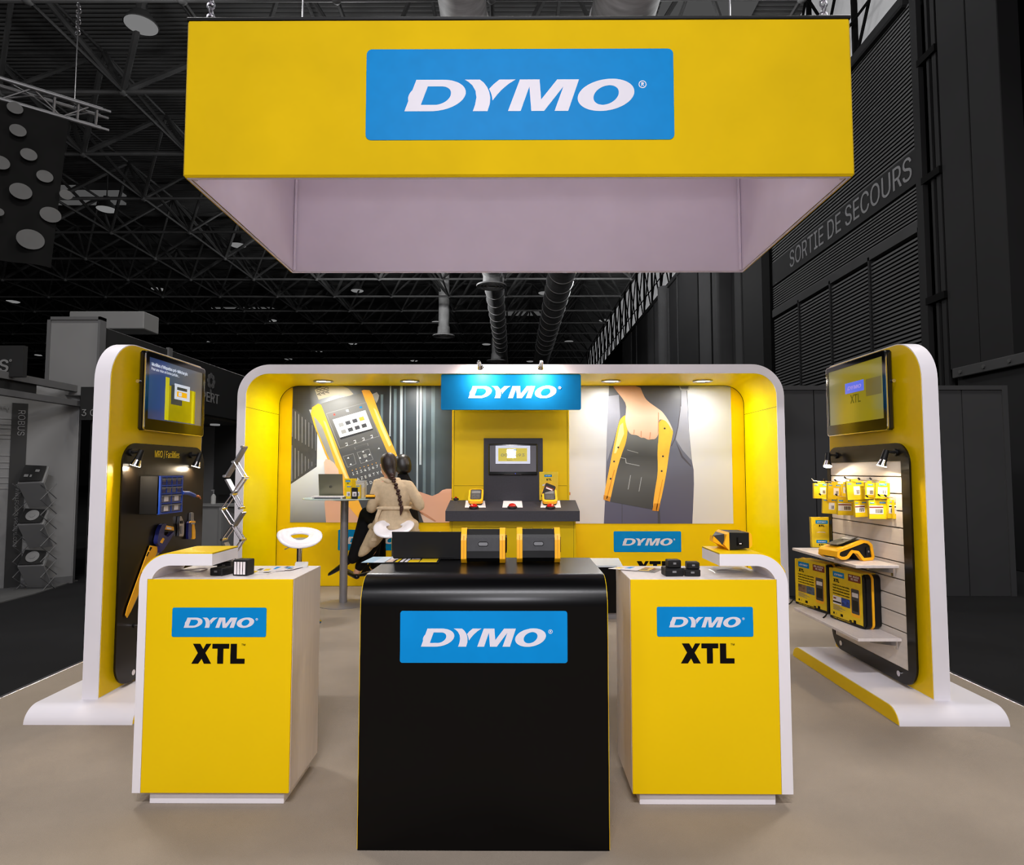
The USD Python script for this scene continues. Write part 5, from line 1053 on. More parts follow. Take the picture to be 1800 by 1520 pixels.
# ================================================================== counters
CY0, CY1 = 2.695, 3.075
def side_counter(s, label, fx0, fx1, out, arm_end, band):
    """s: +1 when the white band stands on the right."""
    t = thing('counter', label, 'counter', ((fx0 + fx1) / 2, 2.9, 0))
    zb, ztop = .057, .925
    obj('cabinet', bx(fx0, fx1, CY0 + .008, CY1, zb, ztop, .0015), WGRAIN, t)
    obj('front_panel', bx(fx0 + .001, fx1 - .001, CY0, CY0 + .008, zb, ztop - .001, .001), YEL, t)
    p0, p1 = ((-1.517, -.958) if s < 0 else (.516, 1.078))
    obj('kick_plinth', bx(p0, p1, CY0 + .03, CY1 - .02, 0, zb, .002), WHT, t)
    za, th = 1.03, .049; R_ = .13; e = out
    arc = lambda r, cx, cz, a0, a1: [(cx + s * r * math.sin(a), cz + r * math.cos(a)) for a in np.linspace(a0, a1, 14)]
    cx, cz = out - s * R_, za - R_
    outer = [(arm_end, za)] + arc(R_, cx, cz, 0, math.pi / 2) + [(out, zb)]
    inner = [(out - s * band, zb), (out - s * band, cz)] + [(cx + s * (R_ - th) * math.sin(a) if s * (cx + s * (R_ - th) * math.sin(a)) < s * (out - s * band) else out - s * band, cz + (R_ - th) * math.cos(a)) for a in np.linspace(math.pi / 2, 0, 14)] + [(arm_end, za - th)]
    poly = Polygon(outer + inner).buffer(0).difference(sbox(fx0, 0, fx1, ztop + .0002))
    obj('handrail_band', prism(poly, (0, CY0 + .25, 0), *XZ, .25), WHT, t)
    skin = Polygon([(arm_end, za - .002)] + arc(R_ - .002, cx, cz, 0, 1.15) + arc(R_ + .004, cx, cz, 1.15, 0) + [(arm_end, za + .004)]).buffer(0)
    obj('band_skin', prism(skin, (0, CY0 + .249, 0), *XZ, .2475), YEL, t)
    a = (P(302, 1119, y=CY0), P(469, 1065, y=CY0)) if s < 0 else (P(1155, 1118.5, y=CY0), P(1323, 1064, y=CY0))
    dymo(t, (a[0][0], CY0 - .0003, a[0][2]), *XZ, a[1][0] - a[0][0], t=.0015)
    q = P(336.5, 1166, y=CY0) if s < 0 else P(1197, 1165.5, y=CY0)
    xtl(t, (q[0], CY0 - .0003, q[2]), *XZ, .081, t=.0012, tm=True)
    return t
side_counter(-1, 'left yellow and white counter with curved white rail on its left side', -1.54, -.928, -1.574, -1.27, .034)
side_counter(1, 'right yellow and white counter with curved white rail on its right side', .482, 1.092, 1.139, .856, .047)
KX0, KX1, KY0, KY1, KZ, KR = -.577, .347, 2.402, 2.955, .98, .108
t = thing('front_counter', 'glossy black front counter with rounded edge and large blue logo', 'counter', ((KX0 + KX1) / 2, 2.7, 0))
pf = Polygon([(KY0, 0)] + [(KY0 + KR - KR * math.cos(a), KZ - KR + KR * math.sin(a)) for a in np.linspace(0, math.pi / 2, 24)] + [(KY1, KZ), (KY1, 0)])
obj('black_wrap', exX(pf, KX0 + .004, KX1 - .004), BLKG, t, smooth=40)
pin = pf.buffer(-.003, join_style=2).intersection(sbox(0, 0, 9, 9))
obj('yellow_side', exX(pin, KX0 + .0015, KX0 + .004), YEL, t); obj('yellow_side', exX(pin, KX1 - .004, KX1 - .0015), YEL, t)
a, b = P(703, 1164.5, y=KY0), P(997, 1067, y=KY0)
dymo(t, (a[0], KY0 - .0005, a[2]), *XZ, b[0] - a[0], t=.002, corner=.05)

# ---- goods on the black front counter
def top_pt(px, py): return P(px, py, z=KZ + .0005)
def back_printer(label, px0, px1, py):
    a, b = top_pt(px0, py), top_pt(px1, py); w = b[0] - a[0]; y = (a[1] + b[1]) / 2 + .0; hgt = .15
    t = thing('label_printer', label, 'label printer', ((a[0] + b[0]) / 2, y + .1, KZ))
    pr = Polygon([(0, .02), (.0, .1), (.012, .125), (.035, hgt), (.1, hgt - .005), (.2, .11), (.24, .06), (.23, .02), (.2, .0), (.02, .0)]).buffer(-.008).buffer(.008, quad_segs=4)
    e = lambda p, x0, x1: prism(p, (a[0] + x0, y, KZ + .001), (0, 1, 0), (0, 0, 1), x1 - x0)
    obj('body', e(pr.buffer(-.006), .012, w - .012), BLKM, t)
    obj('grey_back_plate', bx(a[0] + .024, b[0] - .024, y + .0045, y + .012, KZ + .052, KZ + .11, .002), DGREY, t)
    obj('bumper', e(pr, 0, .024), YBUMP, t); obj('bumper', e(pr, w - .024, w), YBUMP, t)
    for x in (.012, w - .012): obj('bumper_groove', bx(a[0] + x - .001, a[0] + x + .001, y - .0008, y + .003, KZ + .02, KZ + .12), P_YELD, t)
    c = (a[0] + b[0]) / 2
    obj('badge', J(prism(rrect(c - .02, c + .02, KZ + .077, KZ + .092, .007), (0, y + .0045, 0), *XZ, .0015)), MGREY, t)
    obj('badge_rim', prism(rrect(c - .022, c + .022, KZ + .075, KZ + .094, .009).difference(rrect(c - .02, c + .02, KZ + .077, KZ + .092, .007)), (0, y + .0045, 0), *XZ, .0022), INKB, t)
    obj('tape_door', bx(b[0], b[0] + .006, y + .05, y + .15, KZ + .04, KZ + .11, .003), BLKM, t)
back_printer('left of two black and yellow printers on the black front counter', 810, 888, 991); back_printer('right of two black and yellow printers on the black front counter', 908.5, 985, 990)
# laptop, lid towards the camera
a, b = top_pt(691, 984), top_pt(830, 984); y = a[1]
t = thing('laptop', 'black laptop on the front counter, lid towards the camera', 'laptop', ((a[0] + b[0]) / 2, y, KZ))
b = b + np.array([-.03, 0, 0])
zl = P(687, 934, y=y)[2]
obj('keyboard_base', bx(a[0], b[0], y + .01, KY1 - .005, KZ + .001, KZ + .018, .003), BLKM, t)
obj('lid', hull([(a[0] + dx, yy + dy, zz) for dx, yy, zz in ((0, y, KZ + .01), (-.004, y - .015, zl)) for dy in (0, .008)] + [(b[0] - dx, yy + dy, zz) for dx, yy, zz in ((0, y, KZ + .01), (-.004, y - .015, zl)) for dy in (0, .008)]), BLKM, t, smooth=False)
obj('hinge', cyl((a[0] + .05, y + .01, KZ + .014), (b[0] - .05, y + .01, KZ + .014), .007, n=10), BLKM, t)
# swatch card rack (flat card with colour samples)
ca = [P(x, y, z=KZ + .002) for x, y in ((634, 989.5), (771, 989), (779, 977), (659, 977))]
ca[2][1] = min(ca[2][1], KY1 - .01); ca[3][1] = ca[2][1]
t = thing('sample_card', 'sheet with rows of printed label samples at the left end of the front counter', 'sheet', tuple(ca[0]))
obj('card_base', hull([q + np.array([0, 0, h_]) for q in ca for h_ in (0, .002)]), BLKM, t, smooth=False)
def onquad(q, s, r): return (q[0] * (1 - s) + q[1] * s) * (1 - r) + (q[3] * (1 - s) + q[2] * s) * r
cols = [(.01, .16, 0, 1, M('sample_pale_blue', (150, 180, 200), .5)), (.16, .3, 0, 1, M('sample_ice', (190, 200, 210), .5)), (.31, .4, .1, .5, M('sample_pink', (200, 170, 150), .5)), (.31, .42, .55, .95, PAPER), (.43, .47, .1, .9, YPRINT), (.49, .53, .1, .9, PAPER), (.55, .59, .1, .9, PAPER), (.61, .72, .55, .95, PAPER), (.6, .74, .05, .45, YPRINT), (.75, .97, .05, .95, YPRINT), (.62, .72, .5, .56, DKRED)]
for s0, s1, r0, r1, mt in cols: obj('label_sample', hull([onquad(ca, s, r) + np.array([0, 0, h_]) for s, r in ((s0, r0), (s1, r0), (s1, r1), (s0, r1)) for h_ in (.002, .0032)]), mt, t, smooth=False)

# ---- goods on the side counters
TZ = .9255
def cassette(label, px, py, w, d, h, rz=0.0, z=TZ, striped=False, mt=None, at=None):
    q = P(px, py, z=z) if at is None else np.array(at); m = mat4((q[0], q[1], z), rz)
    t = thing('label_cassette', label, 'cassette', group=None, m=m)
    obj('shell', bx(-w / 2, w / 2, 0, d, 0, h, .003), BLKM, t, world=False)
    if striped:
        for k in range(4): obj('white_label', bx(-w / 2 + .008 + k * (w - .012) / 4, -w / 2 + .008 + k * (w - .012) / 4 + .0105, -.0008, .002, .006, h - .008), PAPER, t, world=False)
        obj('top_seam', bx(-w / 2 + .004, w / 2 - .004, .01, .012, h, h + .001), DGREY, t, world=False)
    else:
        obj('tape_slot', bx(-w * .12, w * .1, -.0008, .003, h * .45, h * .7), MGREY, t, world=False)
        obj('lid_seam', J(bx(-w / 2 - .0004, w / 2 + .0004, -.0004, d + .0004, h * .78, h * .8)), DGREY, t, world=False)
    return t
cassette('lying black cassette at the front of the left counter', 379, 1012, .062, .08, .032, -.25)
cassette('upright black cassette with white stripes on the left counter', 421, 1012, .067, .06, .068, -.15, striped=True)
cassette('black cassette behind the lying one on the left counter', 393, 1003, .06, .05, .04, .1)
c1 = P(1186, 1013, z=TZ); c2 = P(1218, 1013, z=TZ)
cassette('lower black cassette of the left pair on the right counter', 0, 0, .078, .07, .034, .06, at=c1)
cassette('upper black cassette of the left pair on the right counter', 0, 0, .056, .05, .033, .05, z=TZ + .0345, at=c1 + np.array([.004, .01, 0]))
cassette('lower black cassette of the right pair on the right counter', 0, 0, .066, .06, .029, -.03, at=c2)
cassette('upper black cassette of the right pair on the right counter', 0, 0, .052, .05, .029, -.05, z=TZ + .0295, at=c2 + np.array([.006, .008, 0]))
LEAF = [M('leaflet_white', (214, 206, 206), .4, noise=.05, nscale=20), M('leaflet_yellow', (214, 176, 60), .4, noise=.2, nscale=40), M('leaflet_grey', (120, 118, 116), .4, noise=.3, nscale=50)]
def leaflets(label, quads, z):
    t = thing('leaflet_fan', label, 'leaflets', tuple(P(*quads[0][0][0], z=z)))
    for k, (q, mt, marks) in enumerate(quads):
        w = [P(*p, z=z + .0015 * k) for p in q]
        lf = obj('leaflet', hull([p + np.array([0, 0, h_]) for p in w for h_ in (0, .0012)]), mt, t, smooth=False)
        for s0, s1, r0, r1, m2 in marks: obj('print_block', hull([onquad(w, s, r) + np.array([0, 0, h_]) for s, r in ((s0, r0), (s1, r0), (s1, r1), (s0, r1)) for h_ in (.0012, .0018)]), m2, lf, smooth=False)
mk = [(.1, .3, .2, .5, YPRINT), (.4, .6, .4, .8, BLUE), (.65, .9, .2, .4, DGREY), (.2, .35, .6, .9, DGREY), (.7, .85, .6, .85, DKRED)]
leaflets('fan of yellow and white leaflets on the left counter, under the free stool', [([(432, 1009), (470, 1009.5), (498, 1000), (450, 998)], LEAF[0], mk), ([(455, 1006), (500, 1003), (520, 995), (470, 995)], LEAF[0], mk[:3]), ([(480, 1002), (510, 1002), (534, 996), (500, 995)], LEAF[0], mk[1:4])], TZ)
leaflets('fan of glossy leaflets hanging over the left end of the right counter', [([(1092, 1001), (1150, 1007), (1166, 1000), (1112, 996)], LEAF[2], mk), ([(1084, 999), (1140, 1003.5), (1152, 998), (1102, 995)], LEAF[1], mk[1:]), ([(1069, 999.5), (1120, 1003), (1134, 997), (1098, 995)], LEAF[0], mk[:2])], TZ)
q = P(536, 997, z=TZ) + np.array([-.015, -.01, 0])
t = thing('card_holder', 'small clear folded card holder at the back edge of the left counter', 'card holder', tuple(q))
obj('holder_front', hull([(q[0] - .03, q[1], TZ), (q[0] + .025, q[1], TZ), (q[0] - .035, q[1] + .02, TZ + .02), (q[0] + .028, q[1] + .02, TZ + .02), (q[0] - .03, q[1] + .002, TZ), (q[0] + .025, q[1] + .002, TZ)]), CLEAR, t)
obj('holder_back', bx(q[0] - .032, q[0] + .026, q[1] + .02, q[1] + .022, TZ, TZ + .025), CLEAR, t)
for label, cx, cy, bag in (('white cable loop under the left counter rail', 340, 1001, False), ('white cable coil in a clear bag under the right counter rail', 1284, 1001, True)):
    q = P(cx, cy, z=TZ + .006); t = thing('cable_coil', label, 'cable', tuple(q))
    pts = [(q[0] + (.05 + .006 * math.sin(3 * a)) * math.cos(a) * 1.1, q[1] + .03 * math.sin(a), TZ + .005 + .003 * math.sin(2 * a)) for a in np.linspace(0, 2 * math.pi * 2.6, 60)]
    obj('cable_strand', tube(pts, .003, 6), PAPER, t)
    if bag: obj('plastic_bag', hull([(q[0] + sx * r, q[1] + sy * r * .6, TZ + zz) for sx in (-1, 1) for sy in (-1, 1) for r, zz in ((.085, .0005), (.06, .014))]), CLEAR, t)
a, b = P(1264, 970, z=1.0345), P(1322, 966, z=1.0345)
t = thing('rail_printer', 'black and yellow printer resting on the right counter rail', 'label printer', (a[0] + .06, 2.86, 1.035))
pr = Polygon([(0, .03), (.0, .05), (.02, .07), (.06, .085), (.135, .085), (.155, .07), (.155, .02), (.145, .004), (.05, .002)]).buffer(-.005).buffer(.005)
R4 = mat4((1276.0 and P(1276, 968, z=1.0345)[0] - .03, 2.795, 1.0345), rz=.0)
e = lambda p, y0, y1: T(prism(p, (0, y1, 0), (1, 0, 0), (0, 0, 1), y1 - y0), R4)
px2m = lambda x, y: (P(x, y, y=2.79)[0], P(x, y, y=2.79)[2])
fp = Polygon([px2m(*p) for p in ((1273, 961), (1277, 943), (1282, 939), (1318, 939.5), (1321, 944), (1322, 962), (1317, 967.5), (1288, 970.5), (1281, 970.5))])
z0_ = min(p[1] for p in fp.exterior.coords); fp = affinity.translate(fp, 0, 1.035 - z0_)
obj('body', prism(fp.buffer(-.002), (0, 2.93, 0), *XZ, .14), BLKM, t)
rl, rr_ = fp.bounds[0], fp.bounds[2]
obj('bumper', prism(fp.intersection(sbox(rl, 0, rl + .022, 9)), (0, 2.935, 0), *XZ, .148), YBUMP, t); obj('bumper', prism(fp.intersection(sbox(rr_ - .013, 0, rr_, 9)), (0, 2.935, 0), *XZ, .148), YBUMP, t)
zz = fp.bounds[1]
obj('end_face', hull([(rl + .004, 2.80, zz + .02), (rl + .004, 2.80, zz + .068), (rl - .028, 2.86, zz + .055), (rl - .028, 2.86, zz + .03), (rl + .004, 2.92, zz + .02), (rl + .004, 2.92, zz + .068)]), DGREY, t)
obj('end_bumper', hull([(rl - .026, 2.85, zz + .054), (rl - .03, 2.85, zz + .03), (rl + .006, 2.80, zz + .012), (rl - .02, 2.85, zz + .03), (rl - .026, 2.9, zz + .054), (rl - .03, 2.9, zz + .03), (rl + .006, 2.9, zz + .012)]), YBUMP, t)
xm = (rl + rr_) / 2
obj('side_slot', J(bx(xm - .006, xm, 2.786, 2.792, zz + .02, zz + .055), bx(xm - .002, xm + .02, 2.786, 2.792, zz + .022, zz + .032)), INKB, t)
obj('side_mark', bx(xm + .004, xm + .014, 2.7855, 2.79, zz + .026, zz + .03), PAPER, t)

# ---- chrome zigzag stand (empty) behind the left counter
ZY = 4.35
zg = lambda x, y, dy=0.0: P(360 + x / 6.08, 770 + y / 6.08, y=ZY) + np.array([0, dy, 0])
t = thing('zigzag_stand', 'tall empty chrome zigzag brochure stand behind the left counter', 'literature stand', tuple(P(410, 1000, y=ZY) * [1, 1, 0]))
def tray(a, b):
    pa, pb = zg(*a), zg(*b); n = np.cross(pb - pa, [0, 1, 0]); n /= np.linalg.norm(n)
    return hull([p + np.array([0, dy, 0]) + n * k for p in (pa, pb) for dy in (-.034, .034) for k in (0, .012)])
for a, b in (((420, 95), (325, 255)), ((325, 255), (232, 405)), ((235, 445), (315, 592)), ((410, 785), (312, 930)), ((212, 1120), (300, 1290))):
    obj('tray', tray(a, b), ALU, t, smooth=False)
for a, b in (((335, 255), (435, 422)), ((435, 422), (310, 600)), ((315, 600), (395, 745)), ((310, 600), (198, 755)), ((198, 755), (312, 930)), ((312, 930), (205, 1080)), ((312, 930), (408, 1085)), ((408, 1085), (290, 1270)), ((290, 1270), (205, 1440)), ((300, 1290), (400, 1430)), ((205, 1440), (300, 1560)), ((400, 1430), (300, 1560)), ((300, 1560), (205, 1700)), ((300, 1560), (400, 1700)), ((205, 1700), (300, 1830)), ((400, 1700), (300, 1830)), ((300, 1830), (225, 1960)), ((300, 1830), (390, 1960))):
    for dy in (-.034, .034): obj('cross_bar', cyl(zg(*a, dy), zg(*b, dy), .0055, n=8), CHROME, t)
for a in ((420, 95), (325, 255), (232, 405), (435, 422), (310, 600), (395, 745), (198, 755), (312, 930), (205, 1080), (408, 1085), (290, 1270)): obj('pivot_rod', cyl(zg(*a, -.042), zg(*a, .042), .009, n=10), CHROME, t)
q = zg(305, 1960)
obj('foot_plate', bx(q[0] - .11, q[0] + .11, ZY - .14, ZY + .14, 0, .012, .003), ALU, t)
obj('foot_post', J(cyl((q[0] - .06, ZY - .034, .01), tuple(zg(225, 1960, -.034)), .007, n=8), cyl((q[0] + .06, ZY - .034, .01), tuple(zg(390, 1960, -.034)), .007, n=8)), CHROME, t, kind='stuff')

# ================================================================== bar table, stools, people
tc = P(603, 1062, z=0); TX, TYY = tc[0], tc[1]; TT = 1.1
t = thing('bar_table', 'high round frosted glass bar table on a grey post', 'table', (TX, TYY, 0))
obj('table_top', lathe([(.001, TT - .012), (.42, TT - .012), (.424, TT - .006), (.42, TT), (.001, TT)], (TX, TYY, 0), 48), GLASS, t)
obj('top_plate', lathe([(.001, TT - .03), (.12, TT - .03), (.12, TT - .013), (.001, TT - .013)], (TX, TYY, 0)), SILV, t)
obj('post', lathe([(.001, .02), (.0405, .02), (.0405, TT - .03), (.001, TT - .03)], (TX, TYY, 0)), SILV, t)
obj('base', lathe([(.001, 0), (.25, 0), (.25, .006), (.2, .014), (.06, .024), (.001, .024)], (TX, TYY, 0), 40), SILV, t)
def stool_seat():
    n, mseg = 48, 16; v, f = [], []
    for i in range(n):
        a = 2 * math.pi * i / n; ca_, sa = math.cos(a), math.sin(a)
        for j in range(mseg):
            b = 2 * math.pi * j / mseg; cb, sb = math.cos(b), math.sin(b)
            th = .06 + .014 * max(0, -sa)
            rad = .135 + th * cb
            z = .022 * sb + .03 * abs(ca_) ** 3 * (1 if cb > 0 else .4) * (1 - .5 * (ca_ > 0)) + .36 * rad * sa
            v.append((rad * ca_ * 1.02, rad * sa * .92, z))
    for i in range(n):
        for j in range(mseg):
            a, b = i * mseg + j, i * mseg + (j + 1) % mseg; c, d = ((i + 1) % n) * mseg + j, ((i + 1) % n) * mseg + (j + 1) % mseg
            f += [(a, c, d), (a, d, b)]
    return trimesh.Trimesh(v, f, process=False)
SWHT = M('white_glossy_seat', (236, 232, 236), .2, noise=.02, coat=.3)
SH = .775
st = P(527, 944, z=SH); sx, sy = st[0], st[1]
s1 = thing('bar_stool', 'free white bar stool with a hole in the seat, left of the table', 'stool', (sx, sy, 0), rz=.35, group='white bar stools')
obj('seat', mv(stool_seat(), 0, 0, SH), SWHT, s1, world=False, smooth=True)
obj('seat_mount', lathe([(.001, SH - .07), (.03, SH - .07), (.05, SH - .03), (.085, SH - .012), (.001, SH - .012)]), CHROME, s1, world=False)
obj('post', J(lathe([(.001, .03), (.03, .03), (.03, .42), (.024, .43), (.024, SH - .06), (.001, SH - .06)])), CHROME, s1, world=False)
obj('lever', tube([(-.02, -.01, SH - .05), (-.09, -.03, SH - .085), (-.13, -.04, SH - .1)], .005, 6), CHROME, s1, world=False)
obj('foot_rest', T(trimesh.creation.torus(.15, .011, major_sections=30, minor_sections=8), mat4((0, -.06, .3))), CHROME, s1, world=False)
obj('foot_rest_clamp', lathe([(.031, .27), (.038, .27), (.038, .33), (.031, .33), (.031, .27)]), CHROME, s1, world=False)
obj('base', lathe([(.001, 0), (.205, 0), (.205, .006), (.16, .02), (.04, .045), (.001, .045)], n=36), CHROME, s1, world=False)
W1 = P(694, 928, z=.80)                                    # where the woman in the beige coat sits
dup(s1, 'white bar stool under the woman in the beige coat', mat4((W1[0] + .03, W1[1] - .2, .045), rz=-.15))
W2 = np.array([W1[0] - .03, W1[1] + .62, 0])
dup(s1, 'white bar stool under the person in black, mostly hidden', mat4((W2[0], W2[1], 0), rz=2.0))

Y1 = W1[1]
def wp(px, py, dy=0.0): return P(px, py, y=Y1 + dy)
def j(px, py, dy, *r): return (*wp(px, py, dy), *r)
# woman in the beige coat: seen from behind, turned a little to the left
per = thing('person', 'person with a long braid in a beige coat sitting with crossed legs, back turned', 'person', (W1[0], Y1, 0))
skin = [[j(682, 816, .02, .072, .092, .098), j(680, 826, .06, .06, .075, .075)], [j(683, 830, .0, .05), j(686, 846, .0, .055)],
        [j(686, 850, .0, .14, .08, .05), j(692, 880, 0, .13, .09, .1), j(690, 918, 0, .16, .11, .09)],
        [j(664, 852, .0, .05), j(656, 888, -.02, .042), j(650, 890, .22, .034)], [j(718, 854, 0, .05), j(737, 888, .0, .042), j(712, 884, .24, .034)],
        [j(680, 922, .02, .085), j(644, 905, .28, .06), j(638, 930, .3, .05), j(618, 985, .22, .036)], [j(700, 926, .02, .085), j(668, 935, .3, .06), j(655, 965, .36, .05), j(625, 1008, .34, .036)]]
for hx, hy, hd in ((648, 889, .3), (704, 882, .32)):
    h0 = wp(hx, hy, hd); skin.append([(*h0, .03, .04, .018), (*(h0 + np.array([0, .05, 0])), .03, .03, .014)])
    for k in range(4): skin.append([(*(h0 + np.array([-.024 + .016 * k, .07, 0])), .0085), (*(h0 + np.array([-.026 + .017 * k, .115 + .008 * (1 - abs(k - 1.5)), .0])), .008), (*(h0 + np.array([-.026 + .017 * k, .135 + .012 * (1 - abs(k - 1.5)), -.02])), .007)])
    sg = 1 if hx < 680 else -1
    skin.append([(*(h0 + np.array([sg * .03, .02, 0])), .011), (*(h0 + np.array([sg * .05, .06, .0])), .0095), (*(h0 + np.array([sg * .046, .09, -.005])), .008)])
hc = wp(682, 815, .03)
skin += [[(hc[0] - .012, hc[1] + .098, hc[2] - .012, .013), (hc[0] - .014, hc[1] + .112, hc[2] - .03, .014)], [(hc[0] - .078, hc[1] - .0, hc[2] - .015, .008, .016, .028)], [(hc[0] + .078, hc[1] + .0, hc[2] - .015, .008, .016, .028)]]
obj('body', body(skin, .02, 6), SKIN, per, smooth=True)
for s_ in (-1, 1): obj('eye', ball((hc[0] - .01 + s_ * .032, hc[1] + .092, hc[2] + .012), .011), PAPER, per); obj('eyebrow', tube([(hc[0] - .01 + s_ * .02, hc[1] + .102, hc[2] + .033), (hc[0] - .01 + s_ * .046, hc[1] + .094, hc[2] + .034)], .004, 6), HAIR, per)
obj('mouth', tube([(hc[0] - .034, hc[1] + .09, hc[2] - .055), (hc[0] - .012, hc[1] + .098, hc[2] - .056), (hc[0] + .012, hc[1] + .09, hc[2] - .055)], .005, 6), DKRED, per)
obj('hair', body([[j(683, 809, .0, .086, .1, .088), j(684, 815, -.02, .084, .09, .092), j(685, 824, -.05, .068, .05, .06)], [j(686, 826, -.06, .06, .04, .05), j(689, 838, -.085, .034, .028, .04)]], .015, 5), HAIR, per, smooth=True)
bp = np.array([wp(688, 834, -.1), wp(693, 846, -.125), wp(699, 862, -.135), wp(703, 878, -.13), wp(705, 890, -.13)])
br = [manifold3d.Manifold.hull_points(trimesh.creation.icosphere(2, 1.0).vertices * np.array([.024 - .012 * k / 13 * .6, .02, .016]) + (lambda s: np.array([np.interp(s, np.linspace(0, 1, 5), bp[:, i]) for i in range(3)]))(k / 12.0) + np.array([.005 * (-1) ** k, 0, 0])) for k in range(13)]
mm = manifold3d.Manifold.batch_boolean(br, manifold3d.OpType.Add).to_mesh()
obj('braid', trimesh.Trimesh(mm.vert_properties[:, :3], mm.tri_verts), HAIRB, per, smooth=60)
obj('braid_tail', body([[(*bp[-1], .012), (*wp(706, 893, -.13), .02, .016, .03), (*wp(704, 905, -.125), .006)]], .008, 3), HAIRB, per, smooth=True)
coat = [[j(687, 848, .0, .13, .075, .03), j(689, 856, -.01, .19, .1, .045), j(693, 876, -.02, .165, .11, .07), j(692, 893, -.01, .15, .11, .04), j(692, 912, 0, .2, .13, .05), j(692, 928, 0, .245, .17, .03)],
        [j(666, 853, .0, .068), j(656, 882, -.04, .06), j(653, 893, -.02, .056)], [j(653, 893, -.02, .056), j(651, 890, .2, .045)],
        [j(718, 856, 0, .068), j(733, 878, -.02, .06), j(738, 889, 0, .055)], [j(738, 889, 0, .055), j(713, 884, .22, .045)],
        [j(664, 846, .02, .05, .06, .03), j(718, 849, .02, .05, .06, .03)],
        [j(678, 926, .0, .1, .1, .05), j(662, 925, .12, .1, .1, .05)], [j(664, 930, .02, .085, .08, .06), j(652, 950, .04, .075, .06, .06), j(640, 968, .05, .055, .05, .05), j(634, 976, .05, .03, .05, .02)], [j(672, 930, -.02, .07, .08, .04), j(655, 955, -.0, .06, .06, .05)],
        [j(708, 918, -.03, .17, .13, .05), j(718, 932, -.03, .1, .12, .03), j(728, 932, .0, .06, .14, .02)]]
obj('coat', body(coat, .022, 5), BEIGE, per, smooth=True)
obj('coat_collar', body([[j(672, 842, .03, .03, .03, .025), j(684, 846, -.065, .05, .025, .028), j(700, 843, .03, .03, .03, .025)]], .015, 3), BEIGE2, per, smooth=True)
obj('coat_belt', body([[j(664, 893, -.09, .02, .02, .016), j(678, 893, -.125, .03, .014, .018), j(700, 893, -.125, .03, .014, .018), j(721, 892, -.09, .02, .02, .016)], [j(668, 895, -.1, .02, .012, .016), j(662, 910, -.1, .018, .012, .03), j(659, 940, -.06, .018, .012, .05), j(658, 948, -.06, .022, .012, .02)]], .014, 3), BEIGE2, per, smooth=True)
obj('belt_buckle', T(bx(-.028, .028, -.02, -.01, -.016, .016, .003), mat4(tuple(wp(658, 948, -.06)))), BEIGE2, per)
obj('trousers', body([[j(684, 922, .02, .1), j(644, 903, .28, .076), j(640, 925, .3, .085), j(626, 970, .24, .075), j(620, 982, .22, .06)], [j(702, 926, .02, .1), j(664, 935, .3, .085), j(650, 965, .36, .075), j(632, 996, .34, .055)]], .022, 5), TROU, per, smooth=True)
for (ax, ay, ad, tx, ty, td) in ((610, 985, .22, 577, 1011, .24), (623, 1008, .34, 596, 996, .5)):
    a_, b_ = wp(ax, ay, ad), wp(tx, ty, td); dr = (b_ - a_) / np.linalg.norm(b_ - a_)
    obj('shoe', body([[(*(a_ - dr * .04 + np.array([0, 0, -.02])), .034, .034, .03), (*(a_ + dr * .08 + np.array([0, 0, -.015])), .04, .042, .026), (*(b_ - dr * .03), .026, .028, .016), (*b_, .007)]], .014, 3), LEATH, per, smooth=True)
ob = wp(641, 914, .36); 
# person in black behind her
Y2 = W2[1]
def w2(px, py, dy=0.0): return P(px, py, y=Y2 + dy)
def k2(px, py, dy, *r): return (*w2(px, py, dy), *r)
p2 = thing('person', 'person in black with a dark bob sitting behind the beige coat, half hidden', 'person', (W2[0], Y2, 0))
hc2 = w2(706, 815, 0)
sk2 = [[k2(706, 816, .0, .085, .085, .105), (hc2[0] - .035, hc2[1] - .01, hc2[2] - .04, .06, .06, .06)], [k2(708, 832, 0, .05), k2(710, 846, 0, .055)], [k2(711, 852, 0, .11, .1, .06), k2(714, 885, 0, .1, .12, .1), k2(714, 918, 0, .13, .15, .08)],
       [k2(708, 854, -.15, .048), k2(700, 884, -.18, .04), k2(682, 884, -.22, .033)], [k2(712, 854, .15, .048), k2(704, 884, .18, .04), k2(684, 883, .16, .033)],
       [k2(712, 922, -.08, .085), k2(662, 918, -.12, .06), k2(658, 960, -.12, .05), k2(656, 1000, -.12, .036)], [k2(712, 922, .08, .085), k2(664, 920, .1, .06), k2(668, 962, .12, .05), k2(672, 1002, .1, .036)]]
sk2 += [[(hc2[0] - .1, hc2[1] - .012, hc2[2] - .02, .014)], [(hc2[0] - .0, hc2[1] - .086, hc2[2] - .015, .016, .008, .028)]]
for hx, hy, hd in ((676, 884, -.23), (678, 883, .15)):
    h0 = w2(hx, hy, hd); sk2.append([(*h0, .04, .03, .018), (*(h0 + np.array([-.04, 0, 0])), .03, .03, .014)])
    for k in range(4): sk2.append([(*(h0 + np.array([-.06, -.024 + .016 * k, 0])), .0085), (*(h0 + np.array([-.1 - .008 * (1 - abs(k - 1.5)), -.026 + .017 * k, 0])), .008), (*(h0 + np.array([-.125 - .008 * (1 - abs(k - 1.5)), -.026 + .017 * k, -.018])), .007)])
    sk2.append([(*(h0 + np.array([-.01, -.03, 0])), .011), (*(h0 + np.array([-.05, -.05, 0])), .009)])
obj('body', body(sk2, .022, 6), SKIN, p2, smooth=True)
for s_ in (-1, 1): obj('eye', ball((hc2[0] - .086, hc2[1] - .01 + s_ * .032, hc2[2] + .01), .011), PAPER, p2)
